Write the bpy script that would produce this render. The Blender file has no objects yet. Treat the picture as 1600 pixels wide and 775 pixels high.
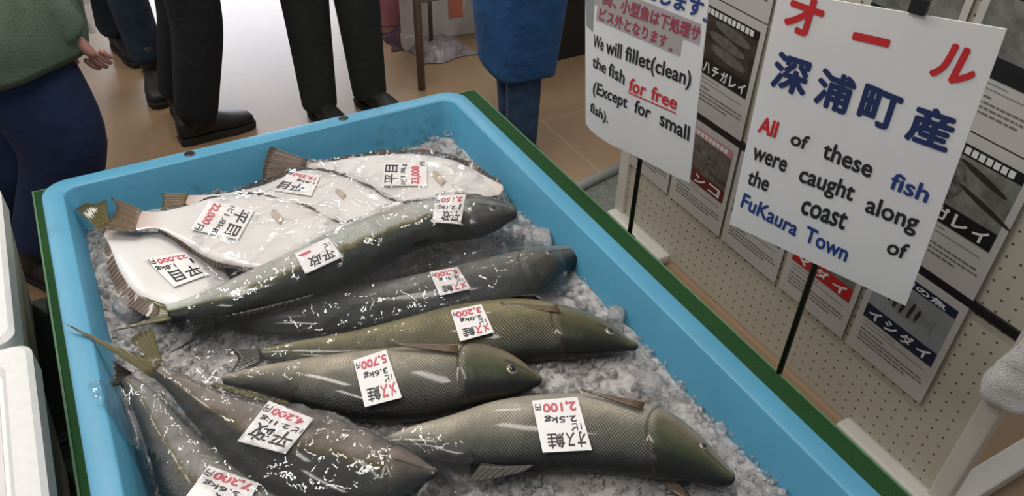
import bpy, bmesh, math, random
from mathutils import Vector, Matrix, noise
from mathutils.bvhtree import BVHTree
random.seed(7)
S = bpy.context.scene
COL = S.collection
# ------------------------------------------------------------------ camera
EYE = Vector((0, 0, 1.62))
RX = Vector((0.87530759, -0.48300594, 0.02327848))     # camera right
DN = Vector((-0.28522471, -0.55456238, -0.78173361))   # camera down
FW = Vector((0.39049135, 0.67761776, -0.62317789))     # camera forward
FPX = 1250.0
cam = bpy.data.cameras.new('camera')
cam.lens = FPX / 1600 * 36
cam.sensor_width = 36
cam.clip_start = 0.02
co = bpy.data.objects.new('camera', cam)
M = Matrix((( RX.x, -DN.x, -FW.x, EYE.x), (RX.y, -DN.y, -FW.y, EYE.y), (RX.z, -DN.z, -FW.z, EYE.z), (0, 0, 0, 1)))
co.matrix_world = M
COL.objects.link(co)
S.camera = co
# ------------------------------------------------------------------ world, lights, exposure
w = bpy.data.worlds.new('world'); S.world = w; w.use_nodes = True
bg = w.node_tree.nodes['Background']
bg.inputs[0].default_value = (0.95, 0.97, 1.0, 1)
bg.inputs[1].default_value = 0.24
S.view_settings.view_transform = 'Standard'
S.view_settings.look = 'None'
S.view_settings.exposure = -0.1
S.view_settings.gamma = 1.0
def area(name, loc, rot, sx, sy, power, col):
    l = bpy.data.lights.new(name, 'AREA'); l.shape = 'RECTANGLE'; l.size = sx; l.size_y = sy
    l.energy = power; l.color = col
    o = bpy.data.objects.new(name, l); o.location = loc; o.rotation_euler = rot; COL.objects.link(o)
    return o
for i, (x, y, p) in enumerate([(-0.75, 0.5, 22), (-0.30, 2.1, 24), (0.75, 1.3, 17), (2.5, 1.5, 14), (-0.9, 3.8, 22), (1.8, 4.2, 20)]):
    area('ceiling_tube', (x, y, 2.75), (0, 0, 0.0), 0.14, 1.25, p, (1.0, 0.96, 0.90))
# daylight through the open shop front beyond the people
area('shop_front_daylight', (1.45, 8.0, 1.25), (math.radians(-90), 0, 0), 2.3, 2.3, 150, (0.86, 0.90, 1.0))

# ------------------------------------------------------------------ helpers
def ray(px, py): return RX * (px - 800) + DN * (py - 387.5) + FW * FPX
def Pz(px, py, z):
    r = ray(px, py); return EYE + r * ((z - EYE.z) / r.z)
def Px(px, py, x):
    r = ray(px, py); return EYE + r * ((x - EYE.x) / r.x)
def Pd(px, py, y):
    r = ray(px, py); return EYE + r * ((y - EYE.y) / r.y)
def Pn(px, py, p0, n):
    r = ray(px, py); return EYE + r * (n.dot(p0 - EYE) / n.dot(r))
def lerp(a, b, t): return a + (b - a) * t
def sst(a, b, x):
    t = max(0, min(1, (x - a) / (b - a))); return t * t * (3 - 2 * t)
def wloc(o):
    v = Vector((0, 0, 0))
    while o: v += o.location; o = o.parent
    return v
def tag(o, label=None, cat=None, group=None, kind=None):
    if label: o['label'] = label
    if cat: o['category'] = cat
    if group: o['group'] = group
    if kind: o['kind'] = kind
    return o
def thing(name, loc, label, cat, group=None):
    o = bpy.data.objects.new(name, None); o.location = loc; o.empty_display_size = 0.05; COL.objects.link(o)
    return tag(o, label, cat, group)
def mk(name, V, F, mat, parent=None, loc=None, smooth=True, uv=None, mi=None):
    """world-space verts -> one mesh object"""
    base = wloc(parent) if parent else (Vector(loc) if loc is not None else Vector((0, 0, 0)))
    me = bpy.data.meshes.new(name)
    me.from_pydata([tuple(Vector(v) - base) for v in V], [], F)
    mats = mat if isinstance(mat, (list, tuple)) else [mat]
    for m in mats: me.materials.append(m)
    if uv:
        L = me.uv_layers.new(name='UVMap')
        for p in me.polygons:
            for k, li in enumerate(p.loop_indices): L.data[li].uv = uv[p.index][k]
    if mi:
        for p, i in zip(me.polygons, mi): p.material_index = i
    if smooth:
        for p in me.polygons: p.use_smooth = True
    o = bpy.data.objects.new(name, me)
    if parent: o.parent = parent
    else: o.location = base
    COL.objects.link(o)
    return o
class G:
    def __init__(s): s.V = []; s.F = []
    def add(s, V, F):
        n = len(s.V); s.V += [Vector(v) for v in V]; s.F += [tuple(i + n for i in f) for f in F]; return s
    def box(s, c, d, rz=0, b=0.0, m=None):
        bm = bmesh.new(); bmesh.ops.create_cube(bm, size=1)
        bmesh.ops.scale(bm, vec=d, verts=bm.verts)
        if b: bmesh.ops.bevel(bm, geom=bm.edges[:], offset=b, segments=2, affect='EDGES', profile=0.6)
        T = Matrix.Translation(c) @ (m if m else Matrix.Rotation(rz, 4, 'Z'))
        bm.verts.index_update()
        s.add([T @ v.co for v in bm.verts], [[v.index for v in f.verts] for f in bm.faces]); bm.free(); return s
    def tube(s, pts, r, n=10, cap=True):
        pts = [Vector(p) for p in pts]; R = r if isinstance(r, (list, tuple)) else [r] * len(pts)
        rings = []; up = Vector((0, 0, 1))
        for i, p in enumerate(pts):
            d = (pts[min(i + 1, len(pts) - 1)] - pts[max(i - 1, 0)]).normalized()
            a = d.cross(up if abs(d.z) < 0.95 else Vector((1, 0, 0))).normalized(); b = a.cross(d)
            rings.append([p + (a * math.cos(2 * math.pi * k / n) + b * math.sin(2 * math.pi * k / n)) * R[i] for k in range(n)])
        return s.loft(rings, cap)
    def loft(s, rings, cap=True):
        n = len(rings[0]); V = [v for r in rings for v in r]; F = []
        for i in range(len(rings) - 1):
            for k in range(n):
                F.append((i * n + k, i * n + (k + 1) % n, (i + 1) * n + (k + 1) % n, (i + 1) * n + k))
        if cap: F.append(tuple(range(n))[::-1]); F.append(tuple((len(rings) - 1) * n + k for k in range(n)))
        return s.add(V, F)
    def ell(s, c, d, nu=12, nv=8):
        c = Vector(c)
        rings = []
        for i in range(nv + 1):
            t = math.pi * (i / nv * 0.998 + 0.001)
            rings.append([c + Vector((d[0] * math.sin(t) * math.cos(2 * math.pi * k / nu), d[1] * math.sin(t) * math.sin(2 * math.pi * k / nu), d[2] * math.cos(t))) for k in range(nu)])
        return s.loft(rings)
    def build(s, name, mat, parent=None, loc=None, smooth=False): return mk(name, s.V, s.F, mat, parent, loc, smooth)
def rrect(x0, x1, y0, y1, r, z, n=8):
    P = []
    for cx, cy, a in ((x1 - r, y1 - r, 0), (x0 + r, y1 - r, 90), (x0 + r, y0 + r, 180), (x1 - r, y0 + r, 270)):
        for k in range(n + 1):
            t = math.radians(a + 90 * k / n); P.append(Vector((cx + r * math.cos(t), cy + r * math.sin(t), z)))
    return P
# ------------------------------------------------------------------ materials
class NT:
    def __init__(s, name):
        s.m = bpy.data.materials.new(name); s.m.use_nodes = True; s.t = s.m.node_tree
        s.b = s.t.nodes['Principled BSDF']; s.out = s.t.nodes['Material Output']
    def n(s, typ, ins=None, **kw):
        nd = s.t.nodes.new(typ)
        for k, v in kw.items(): setattr(nd, k, v)
        for k, v in (ins or {}).items(): s.set(nd.inputs[k], v)
        return nd
    def set(s, sock, v):
        if isinstance(v, bpy.types.NodeSocket): s.t.links.new(v, sock)
        else: sock.default_value = v
    def math(s, op, a, b=None, c=None):
        nd = s.t.nodes.new('ShaderNodeMath'); nd.operation = op
        s.set(nd.inputs[0], a)
        if b is not None: s.set(nd.inputs[1], b)
        if c is not None: s.set(nd.inputs[2], c)
        return nd.outputs[0]
    def mix(s, f, a, b):
        nd = s.t.nodes.new('ShaderNodeMix'); nd.data_type = 'RGBA'
        s.set(nd.inputs[0], f); s.set(nd.inputs[6], a); s.set(nd.inputs[7], b)
        return nd.outputs[2]
    def ramp(s, f, stops):
        nd = s.t.nodes.new('ShaderNodeValToRGB'); e = nd.color_ramp.elements
        st = [(p, c if len(c) == 4 else (*c, 1)) for p, c in stops]
        e[0].position, e[0].color = st[0]; e[1].position, e[1].color = st[-1]
        for p, c in st[1:-1]: e.new(p).color = c
        s.set(nd.inputs[0], f); return nd.outputs[0]
    def noise(s, scale, detail=3, rough=0.55, vec=None):
        nd = s.n('ShaderNodeTexNoise', {'Scale': scale, 'Detail': detail, 'Roughness': rough})
        if vec is None: vec = s.obj()
        s.t.links.new(vec, nd.inputs['Vector']); return nd.outputs[0]
    def obj(s):
        if not hasattr(s, '_o'): s._o = s.n('ShaderNodeTexCoord')
        return s._o.outputs['Object']
    def uv(s):
        if not hasattr(s, '_o'): s._o = s.n('ShaderNodeTexCoord')
        x = s.n('ShaderNodeSeparateXYZ'); s.t.links.new(s._o.outputs['UV'], x.inputs[0])
        return x.outputs[0], x.outputs[1]
    def bump(s, h, strength=0.3, dist=0.002):
        nd = s.n('ShaderNodeBump', {'Strength': strength, 'Distance': dist, 'Height': h})
        s.t.links.new(nd.outputs[0], s.b.inputs['Normal']); return nd
    def base(s, c, rough=0.5, metal=0.0, coat=0.0, spec=0.5):
        s.set(s.b.inputs['Base Color'], c if isinstance(c, bpy.types.NodeSocket) else (*c[:3], 1))
        s.set(s.b.inputs['Roughness'], rough); s.set(s.b.inputs['Metallic'], metal)
        s.b.inputs['Coat Weight'].default_value = coat; s.b.inputs['Coat Roughness'].default_value = 0.08
        s.b.inputs['Specular IOR Level'].default_value = spec
        return s
def c4(c): return (*c, 1)
def plain(name, c, rough=0.5, metal=0.0, var=0.0, scale=30, bump=0.0, bscale=60, bdist=0.002, coat=0.0):
    t = NT(name)
    if var:
        f = t.noise(scale)
        col = t.ramp(f, [(0.3, tuple(x * (1 - var) for x in c)), (0.7, tuple(min(1, x * (1 + var)) for x in c))])
    else: col = c
    t.base(col, rough, metal, coat)
    if bump: t.bump(t.noise(bscale), bump, bdist)
    return t.m
MAT = {}
MAT['paper'] = plain('white_paper', (0.80, 0.78, 0.78), 0.45, var=0.03, scale=8)
MAT['poster'] = plain('poster_paper', (0.50, 0.475, 0.455), 0.4, var=0.03, scale=8)
MAT['card'] = plain('price_card_paper', (0.84, 0.81, 0.80), 0.35, var=0.03, scale=40)
MAT['ink'] = plain('black_ink', (0.02, 0.02, 0.025), 0.5)
MAT['ink_navy'] = plain('navy_ink', (0.015, 0.03, 0.12), 0.45)
MAT['ink_blue'] = plain('blue_ink', (0.02, 0.05, 0.22), 0.45)
MAT['ink_red'] = plain('red_ink', (0.62, 0.025, 0.03), 0.45)
MAT['ink_pink'] = plain('faded_red_ink', (0.62, 0.10, 0.13), 0.5)
MAT['ink_maroon'] = plain('maroon_ink', (0.38, 0.05, 0.09), 0.5)
MAT['tape'] = plain('grey_tape', (0.42, 0.38, 0.39), 0.25)
MAT['ink_white'] = plain('white_print', (0.72, 0.71, 0.70), 0.5)
MAT['ink_grey'] = plain('grey_print', (0.15, 0.14, 0.135), 0.5)
MAT['print_black'] = plain('black_print', (0.012, 0.012, 0.014), 0.4)
MAT['print_red'] = plain('red_print', (0.45, 0.02, 0.025), 0.4)
MAT['print_maroon'] = plain('maroon_print', (0.13, 0.018, 0.02), 0.4)
MAT['print_navy'] = plain('navy_print', (0.012, 0.02, 0.05), 0.4)
MAT['print_pink'] = plain('pink_print', (0.55, 0.22, 0.24), 0.4)
MAT['black'] = plain('black_plastic', (0.012, 0.012, 0.013), 0.4)
MAT['black_metal'] = plain('black_metal', (0.02, 0.018, 0.02), 0.35, 0.3)
MAT['white_frame'] = plain('white_painted_frame', (0.60, 0.58, 0.53), 0.45, var=0.05, scale=6)
MAT['steel'] = plain('dull_steel', (0.20, 0.16, 0.15), 0.4, 0.5)
MAT['styro'] = plain('white_styrofoam', (0.80, 0.79, 0.77), 0.75, var=0.04, scale=60, bump=0.3, bscale=220, bdist=0.001)
MAT['styro_in'] = plain('styrofoam_lid', (0.72, 0.68, 0.67), 0.7, var=0.04, scale=30, bump=0.2, bscale=200, bdist=0.001)
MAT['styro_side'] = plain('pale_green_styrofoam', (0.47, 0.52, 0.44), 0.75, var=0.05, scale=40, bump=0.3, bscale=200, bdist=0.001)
MAT['crate_green'] = plain('dark_green_crate', (0.012, 0.03, 0.022), 0.5)
MAT['crate_blue'] = plain('dark_blue_crate', (0.015, 0.05, 0.10), 0.5)
MAT['towel'] = plain('white_towelling', (0.90, 0.89, 0.88), 0.95, var=0.05, scale=60, bump=1.0, bscale=330, bdist=0.006)
MAT['pink'] = plain('pink_plastic', (0.86, 0.38, 0.48), 0.35, var=0.15, scale=14)
MAT['carton'] = plain('white_carton', (0.62, 0.56, 0.53), 0.6, var=0.04, scale=8)
MAT['grey_sheet'] = plain('grey_green_sheet', (0.13, 0.14, 0.12), 0.8, var=0.3, scale=80)
MAT['grey_lid'] = plain('grey_lid', (0.25, 0.25, 0.23), 0.5)
MAT['scrap'] = plain('crumpled_grey_plastic', (0.22, 0.19, 0.20), 0.4, var=0.3, scale=30)
MAT['scrap_dark'] = plain('dark_purple_cloth', (0.06, 0.02, 0.035), 0.8, var=0.3, scale=30)
MAT['gold'] = plain('brass', (0.35, 0.24, 0.08), 0.3, 0.9)
MAT['skin'] = plain('skin', (0.56, 0.28, 0.23), 0.5, var=0.08, scale=20)
MAT['hair'] = plain('black_hair', (0.012, 0.01, 0.009), 0.5, bump=0.6, bscale=150)
MAT['sclera'] = plain('eye_white', (0.7, 0.68, 0.65), 0.2)
MAT['navy_cloth'] = plain('navy_cotton', (0.010, 0.022, 0.075), 0.9, var=0.25, scale=9, bump=0.4, bscale=14, bdist=0.02)
MAT['green_knit'] = plain('sage_green_knit', (0.115, 0.160, 0.115), 0.95, var=0.18, scale=14, bump=0.6, bscale=160, bdist=0.003)
MAT['black_cloth'] = plain('black_cotton', (0.006, 0.007, 0.011), 0.9, var=0.25, scale=9, bump=0.4, bscale=16, bdist=0.02)
MAT['charcoal_cloth'] = plain('charcoal_green_cotton', (0.010, 0.014, 0.013), 0.9, var=0.25, scale=9, bump=0.4, bscale=16, bdist=0.02)
MAT['jeans'] = plain('dark_jeans', (0.018, 0.035, 0.065), 0.9, var=0.35, scale=12, bump=0.4, bscale=20, bdist=0.015)
MAT['blue_jeans'] = plain('blue_jeans', (0.025, 0.06, 0.13), 0.9, var=0.45, scale=14, bump=0.4, bscale=20, bdist=0.015)
MAT['blue_apron'] = plain('blue_apron_cloth', (0.016, 0.085, 0.235), 0.8, var=0.2, scale=7, bump=0.5, bscale=10, bdist=0.03)
MAT['leather'] = plain('black_leather', (0.012, 0.010, 0.010), 0.55, bump=0.3, bscale=60)
MAT['sole'] = plain('black_rubber_sole', (0.015, 0.015, 0.015), 0.7)
MAT['film'] = plain('grey_laminate_film', (0.30, 0.31, 0.30), 0.2)
def m_floor():
    t = NT('brown_vinyl_floor')
    sp = t.n('ShaderNodeSeparateXYZ'); t.t.links.new(t.obj(), sp.inputs[0])
    def line(o, size, off):
        fr = t.math('FRACT', t.math('MULTIPLY', t.math('ADD', o, off), 1 / size))
        return t.math('LESS_THAN', fr, 0.006 / size)
    ln = t.math('MAXIMUM', line(sp.outputs[0], 1.82, 0.3), line(sp.outputs[1], 0.91, -0.15 + 5))
    v = t.noise(2.2, 4); g = t.noise(55, 3)
    col = t.ramp(v, [(0.3, (0.27, 0.170, 0.092)), (0.7, (0.34, 0.220, 0.125))])
    col = t.mix(t.math('MULTIPLY', g, 0.25), col, (0.20, 0.13, 0.075, 1))
    col = t.mix(t.math('MULTIPLY', ln, 0.5), col, (0.42, 0.36, 0.28, 1))
    t.base(col, 0.36, spec=0.6); t.bump(t.noise(5, 2), 0.05, 0.01)
    return t.m
MAT['floor'] = m_floor()
def m_tub():
    t = NT('sky_blue_plastic')
    a = t.noise(5, 4); s = t.noise(34, 5, 0.7)
    col = t.ramp(a, [(0.3, (0.074, 0.285, 0.440)), (0.7, (0.090, 0.330, 0.500))])
    gr = t.ramp(t.math('MULTIPLY', s, t.noise(4.5, 3)), [(0.30, (0, 0, 0)), (0.42, (1, 1, 1))])
    sp = t.n('ShaderNodeSeparateXYZ'); t.t.links.new(t.obj(), sp.inputs[0])
    bk = t.ramp(sp.outputs[1], [(0.50, (0.12, 0.12, 0.12)), (0.68, (1, 1, 1))])
    gr = t.math('MULTIPLY', gr, bk)
    col = t.mix(t.math('MULTIPLY', gr, 0.5), col, (0.05, 0.14, 0.17, 1))
    t.base(col, 0.42); t.bump(t.noise(120, 2), 0.06, 0.001)
    return t.m
MAT['tub'] = m_tub()
def m_felt():
    t = NT('green_felt')
    t.base(t.ramp(t.noise(300, 2), [(0.3, (0.006, 0.042, 0.008)), (0.7, (0.013, 0.080, 0.017))]), 0.95); t.bump(t.noise(400, 2), 0.5, 0.002)
    return t.m
MAT['felt'] = m_felt()
MAT['felt_edge'] = plain('pale_green_edging', (0.10, 0.22, 0.11), 0.6)
def m_ice(name, lo, hi, trans, rough):
    t = NT(name)
    v = t.noise(60, 3)
    t.base(t.ramp(v, [(0.3, lo), (0.7, hi)]), rough, spec=0.6)
    t.b.inputs['Transmission Weight'].default_value = trans; t.b.inputs['IOR'].default_value = 1.28
    t.bump(t.noise(110, 3), 0.5, 0.004)
    return t.m
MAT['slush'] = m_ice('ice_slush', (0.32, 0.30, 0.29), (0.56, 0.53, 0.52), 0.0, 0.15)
MAT['ice'] = m_ice('crushed_ice', (0.86, 0.84, 0.83), (0.97, 0.95, 0.94), 0.85, 0.05)
def m_wrap(name, haze):
    t = NT(name); nt = t.t
    tr = t.n('ShaderNodeBsdfTransparent', {'Color': (0.96, 0.96, 0.96, 1)})
    gl = t.n('ShaderNodeBsdfGlossy', {'Color': (1, 1, 1, 1), 'Roughness': 0.045})
    df = t.n('ShaderNodeBsdfDiffuse', {'Color': (0.85, 0.85, 0.85, 1)})
    bp = t.n('ShaderNodeBump', {'Strength': 0.35, 'Distance': 0.006})
    h = t.math('ADD', t.noise(26, 3, 0.6), t.math('MULTIPLY', t.n('ShaderNodeTexVoronoi', {'Scale': 30.0, 'Vector': t.obj()}, feature='DISTANCE_TO_EDGE').outputs[0], 0.8))
    nt.links.new(h, bp.inputs['Height'])
    for b in (gl, df): nt.links.new(bp.outputs[0], b.inputs['Normal'])
    fr = t.n('ShaderNodeFresnel', {'IOR': 1.45}); nt.links.new(bp.outputs[0], fr.inputs['Normal'])
    m1 = t.n('ShaderNodeMixShader'); m1.inputs[0].default_value = haze
    nt.links.new(tr.outputs[0], m1.inputs[1]); nt.links.new(df.outputs[0], m1.inputs[2])
    m2 = t.n('ShaderNodeMixShader'); nt.links.new(t.math('MINIMUM', t.math('MULTIPLY', fr.outputs[0], 0.9), 0.85), m2.inputs[0])
    nt.links.new(m1.outputs[0], m2.inputs[1]); nt.links.new(gl.outputs[0], m2.inputs[2])
    nt.links.new(m2.outputs[0], t.out.inputs['Surface'])
    return t.m
MAT['wrap'] = m_wrap('clear_cling_film', 0.02)
MAT['bag'] = m_wrap('clear_plastic_bag', 0.025)
def m_peg():
    t = NT('cream_pegboard')
    sp = t.n('ShaderNodeSeparateXYZ'); t.t.links.new(t.obj(), sp.inputs[0])
    def cell(o):
        return t.math('SUBTRACT', t.math('FRACT', t.math('MULTIPLY', o, 1 / 0.03)), 0.5)
    a = cell(sp.outputs[1]); b = cell(sp.outputs[2])
    d = t.math('SQRT', t.math('ADD', t.math('MULTIPLY', a, a), t.math('MULTIPLY', b, b)))
    hole = t.math('LESS_THAN', d, 0.10)
    col = t.ramp(t.noise(3, 3), [(0.3, (0.46, 0.43, 0.35)), (0.7, (0.50, 0.47, 0.385))])
    t.base(t.mix(hole, col, (0.10, 0.085, 0.065, 1)), 0.55)
    t.bump(t.math('SUBTRACT', 1.0, hole), 0.5, 0.003)
    return t.m
MAT['peg'] = m_peg()
def m_photo(name, c0, c1, scale):
    t = NT(name); t.base(t.ramp(t.noise(scale, 4, 0.65), [(0.35, c0), (0.65, c1)]), 0.35); return t.m
MAT['photo_dark'] = m_photo('printed_dark_photo', (0.015, 0.012, 0.010), (0.075, 0.06, 0.05), 18)
MAT['photo_grey'] = m_photo('printed_grey_photo', (0.10, 0.10, 0.09), (0.27, 0.27, 0.25), 12)
MAT['photo_brown'] = m_photo('printed_brown_photo', (0.05, 0.038, 0.035), (0.20, 0.16, 0.15), 16)
MAT['photo_pale'] = m_photo('printed_pale_photo', (0.24, 0.26, 0.27), (0.33, 0.35, 0.36), 6)
MAT['pfish'] = m_photo('printed_flatfish', (0.085, 0.075, 0.07), (0.16, 0.145, 0.135), 30)
MAT['pfish2'] = m_photo('printed_rock_fish', (0.05, 0.045, 0.04), (0.20, 0.19, 0.17), 40)
MAT['pstripe'] = plain('printed_fish_stripe', (0.03, 0.03, 0.028), 0.4)
MAT['pbody'] = plain('printed_fish_body', (0.22, 0.22, 0.21), 0.4)
def m_round(name, dors, mid, vent, head_d, head_m, head_v, ug, len_m, line=None, shift=0.0, metal=0.3, scal=0.26, sc=230):
    """round fish skin: countershading and scales follow the body's own UV (u along, v around, v=0 back)"""
    t = NT(name); u, v = t.uv()
    c = t.math('COSINE', t.math('ADD', t.math('MULTIPLY', v, 2 * math.pi), 0.45))
    c = t.math('ADD', t.math('MULTIPLY', c, 0.5), 0.5)
    c = t.math('ADD', c, t.math('MULTIPLY', t.math('SUBTRACT', t.noise(14, 4, 0.65), 0.5), 0.34))
    stops = [(0.07, vent), (0.19, lerp3(vent, mid, 0.40)), (0.33, lerp3(vent, mid, 0.8)), (0.50, mid), (0.66, lerp3(mid, dors, 0.6)), (0.77, tuple(x * 0.7 for x in dors)), (0.88, tuple(x * 0.2 for x in dors))]
    if line: stops = [(0.06 + shift, vent), (0.27 + shift, lerp3(vent, mid, 0.25)), (0.34 + shift, line), (0.41 + shift, mid), (0.66 + shift * .5, dors), (0.86, tuple(x * 0.3 for x in dors))]
    body = t.ramp(c, stops)
    head = t.ramp(c, [(0.07, head_v), (0.20, lerp3(head_v, head_m, 0.6)), (0.42, head_m), (0.62, head_d), (0.80, tuple(x * 0.3 for x in head_d))])
    hf = t.math('MULTIPLY', t.math('SUBTRACT', u, ug), 40.0); 
    hf = t.n('ShaderNodeClamp', {'Value': hf}).outputs[0]
    # staggered scale lattice
    p = t.math('MULTIPLY', u, sc * math.pi); q = t.math('MULTIPLY', v, 110 * math.pi)
    lat = t.math('MULTIPLY', t.math('SINE', p), t.math('SINE', q))
    nh = t.math('SUBTRACT', 1.0, hf)
    sh = t.math('MULTIPLY', lat, nh)
    body = t.mix(t.math('MULTIPLY', t.math('ADD', t.math('MULTIPLY', lat, 0.5), 0.5), scal), body, t.mix(0.5, body, (0.02, 0.022, 0.02, 1)))
    col = t.mix(hf, body, head)
    cv = t.math('COSINE', t.math('MULTIPLY', v, 2 * math.pi))
    gu = t.math('ADD', t.math('MULTIPLY', t.math('MULTIPLY', cv, cv), 0.035), ug - 0.004)
    gd = t.math('DIVIDE', t.math('ABSOLUTE', t.math('SUBTRACT', u, gu)), 0.008)
    gl = t.n('ShaderNodeClamp', {'Value': t.math('SUBTRACT', 1.0, gd)}).outputs[0]
    col = t.mix(t.math('MULTIPLY', gl, 0.85), col, (0.045, 0.025, 0.016, 1))
    ml = t.math('MULTIPLY', t.n('ShaderNodeClamp', {'Value': t.math('SUBTRACT', 1.0, t.math('DIVIDE', t.math('ABSOLUTE', t.math('SUBTRACT', v, 0.275)), 0.014))}).outputs[0],
                t.n('ShaderNodeClamp', {'Value': t.math('MULTIPLY', t.math('SUBTRACT', u, 0.875), 60.0)}).outputs[0])
    col = t.mix(t.math('MULTIPLY', ml, 0.9), col, (0.012, 0.009, 0.008, 1))
    pch = t.ramp(t.noise(11, 3, 0.6), [(0.42, (0, 0, 0)), (0.62, (1, 1, 1))])
    col = t.mix(t.math('MULTIPLY', pch, 0.30), col, t.mix(0.75, col, (0.035, 0.033, 0.022, 1)))
    # fine mottling
    col = t.mix(t.math('MULTIPLY', t.noise(70, 4, 0.7), 0.22), col, t.mix(0.6, col, (0.03, 0.03, 0.025, 1)))
    t.base(col, t.math('ADD', 0.24, t.math('MULTIPLY', t.noise(40), 0.2)), metal, 0.30, spec=0.4)
    t.bump(t.math('ADD', t.math('MULTIPLY', sh, 0.8), t.math('MULTIPLY', t.noise(50), 0.8)), 0.38, 0.0026)
    return t.m
def lerp3(a, b, t): return tuple(x + (y - x) * t for x, y in zip(a, b))
MAT['salmon'] = m_round('salmon_skin', (0.030, 0.031, 0.028), (0.105, 0.100, 0.082), (0.64, 0.57, 0.45),
                        (0.012, 0.014, 0.014), (0.050, 0.066, 0.026), (0.36, 0.29, 0.20), 0.735, 0.6)
MAT['salmon_green'] = m_round('olive_salmon_skin', (0.028, 0.030, 0.024), (0.100, 0.088, 0.048), (0.40, 0.36, 0.20),
                        (0.012, 0.013, 0.013), (0.050, 0.050, 0.022), (0.25, 0.22, 0.11), 0.765, 0.6)
MAT['salmon_silver'] = m_round('silver_salmon_skin', (0.030, 0.034, 0.036), (0.075, 0.078, 0.076), (0.40, 0.39, 0.36),
                        (0.012, 0.014, 0.016), (0.08, 0.08, 0.07), (0.34, 0.31, 0.26), 0.79, 0.6)
MAT['kingfish'] = m_round('yellowtail_skin', (0.006, 0.013, 0.009), (0.015, 0.026, 0.016), (0.62, 0.62, 0.58),
                        (0.020, 0.019, 0.022), (0.10, 0.095, 0.095), (0.36, 0.36, 0.34), 0.84, 0.6, line=(0.17, 0.145, 0.04), shift=0.10, scal=0.12, sc=300)
MAT['kingfish_pale'] = m_round('pale_yellowtail_skin', (0.025, 0.027, 0.025), (0.13, 0.125, 0.112), (0.40, 0.38, 0.35),
                        (0.05, 0.05, 0.05), (0.2, 0.2, 0.18), (0.5, 0.48, 0.45), 0.84, 0.6, line=(0.19, 0.16, 0.08), scal=0.12, sc=300)
MAT['kingfish_pink'] = m_round('pink_bellied_yellowtail_skin', (0.009, 0.010, 0.009), (0.028, 0.026, 0.018), (0.36, 0.295, 0.265),
                        (0.022, 0.022, 0.018), (0.06, 0.05, 0.03), (0.36, 0.27, 0.25), 0.86, 0.6, line=(0.15, 0.11, 0.035), scal=0.12, sc=300)
def m_flat():
    t = NT('flounder_white_side'); u, v = t.uv()
    s = t.math('SINE', t.math('MULTIPLY', v, 2 * math.pi)); c = t.math('ABSOLUTE', t.math('COSINE', t.math('MULTIPLY', v, 2 * math.pi)))
    white = t.ramp(t.noise(9, 4), [(0.3, (0.68, 0.645, 0.62)), (0.7, (0.78, 0.76, 0.75))])
    pk = t.ramp(t.noise(17, 3), [(0.60, (0, 0, 0)), (0.72, (1, 1, 1))])
    white = t.mix(t.math('MULTIPLY', pk, 0.30), white, (0.75, 0.42, 0.38, 1))
    hd = t.ramp(u, [(0.90, (0, 0, 0)), (1.0, (1, 1, 1))]); white = t.mix(t.math('MULTIPLY', hd, 0.5), white, (0.62, 0.36, 0.28, 1))
    tl = t.ramp(u, [(0.0, (1, 1, 1)), (0.13, (0, 0, 0))]); white = t.mix(t.math('MULTIPLY', tl, 0.7), white, (0.45, 0.27, 0.20, 1))
    br = t.ramp(t.noise(30, 4), [(0.3, (0.07, 0.05, 0.03)), (0.7, (0.13, 0.09, 0.055))])
    e = t.ramp(s, [(0.0, (1, 1, 1)), (0.10, (0, 0, 0))])
    t.base(t.mix(e, white, br), 0.28, 0.0, 0.5); t.bump(t.noise(30, 3), 0.15, 0.003)
    return t.m
MAT['flat'] = m_flat()
def m_fin(name, c0, c1):
    t = NT(name); u, v = t.uv()
    f = t.math('ADD', t.math('MULTIPLY', t.math('SINE', t.math('MULTIPLY', u, 110.0)), 0.25), t.math('ADD', t.math('MULTIPLY', v, 0.5), t.math('MULTIPLY', t.noise(40), 0.4)))
    t.base(t.ramp(f, [(0.15, c0), (0.85, c1)]), 0.38, 0.0, 0.3); t.bump(t.math('SINE', t.math('MULTIPLY', u, 110.0)), 0.4, 0.002)
    return t.m
MAT['fin_brown'] = m_fin('brown_fin', (0.115, 0.068, 0.042), (0.045, 0.028, 0.018))
MAT['fin_olive'] = m_fin('olive_fin', (0.115, 0.095, 0.022), (0.055, 0.046, 0.014))
MAT['fin_dark'] = m_fin('dark_fin', (0.06, 0.055, 0.045), (0.025, 0.022, 0.018))
MAT['fin_tan'] = m_fin('tan_fin', (0.165, 0.105, 0.055), (0.065, 0.043, 0.026))
MAT['fin_beige'] = m_fin('beige_fin', (0.66, 0.52, 0.40), (0.62, 0.56, 0.50))
MAT['eye_iris'] = plain('silver_eye', (0.34, 0.29, 0.25), 0.12, 0.3, coat=1)
MAT['pupil'] = plain('dark_pupil', (0.008, 0.008, 0.01), 0.08, coat=1)
MAT['mouth'] = plain('dark_mouth_line', (0.05, 0.03, 0.03), 0.4)

# ------------------------------------------------------------------ setting
g = G(); g.add([(-6, -2, 0), (9, -2, 0), (9, 10, 0), (-6, 10, 0)], [(0, 1, 2, 3)])
tag(g.build('floor', MAT['floor']), kind='structure')

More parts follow.
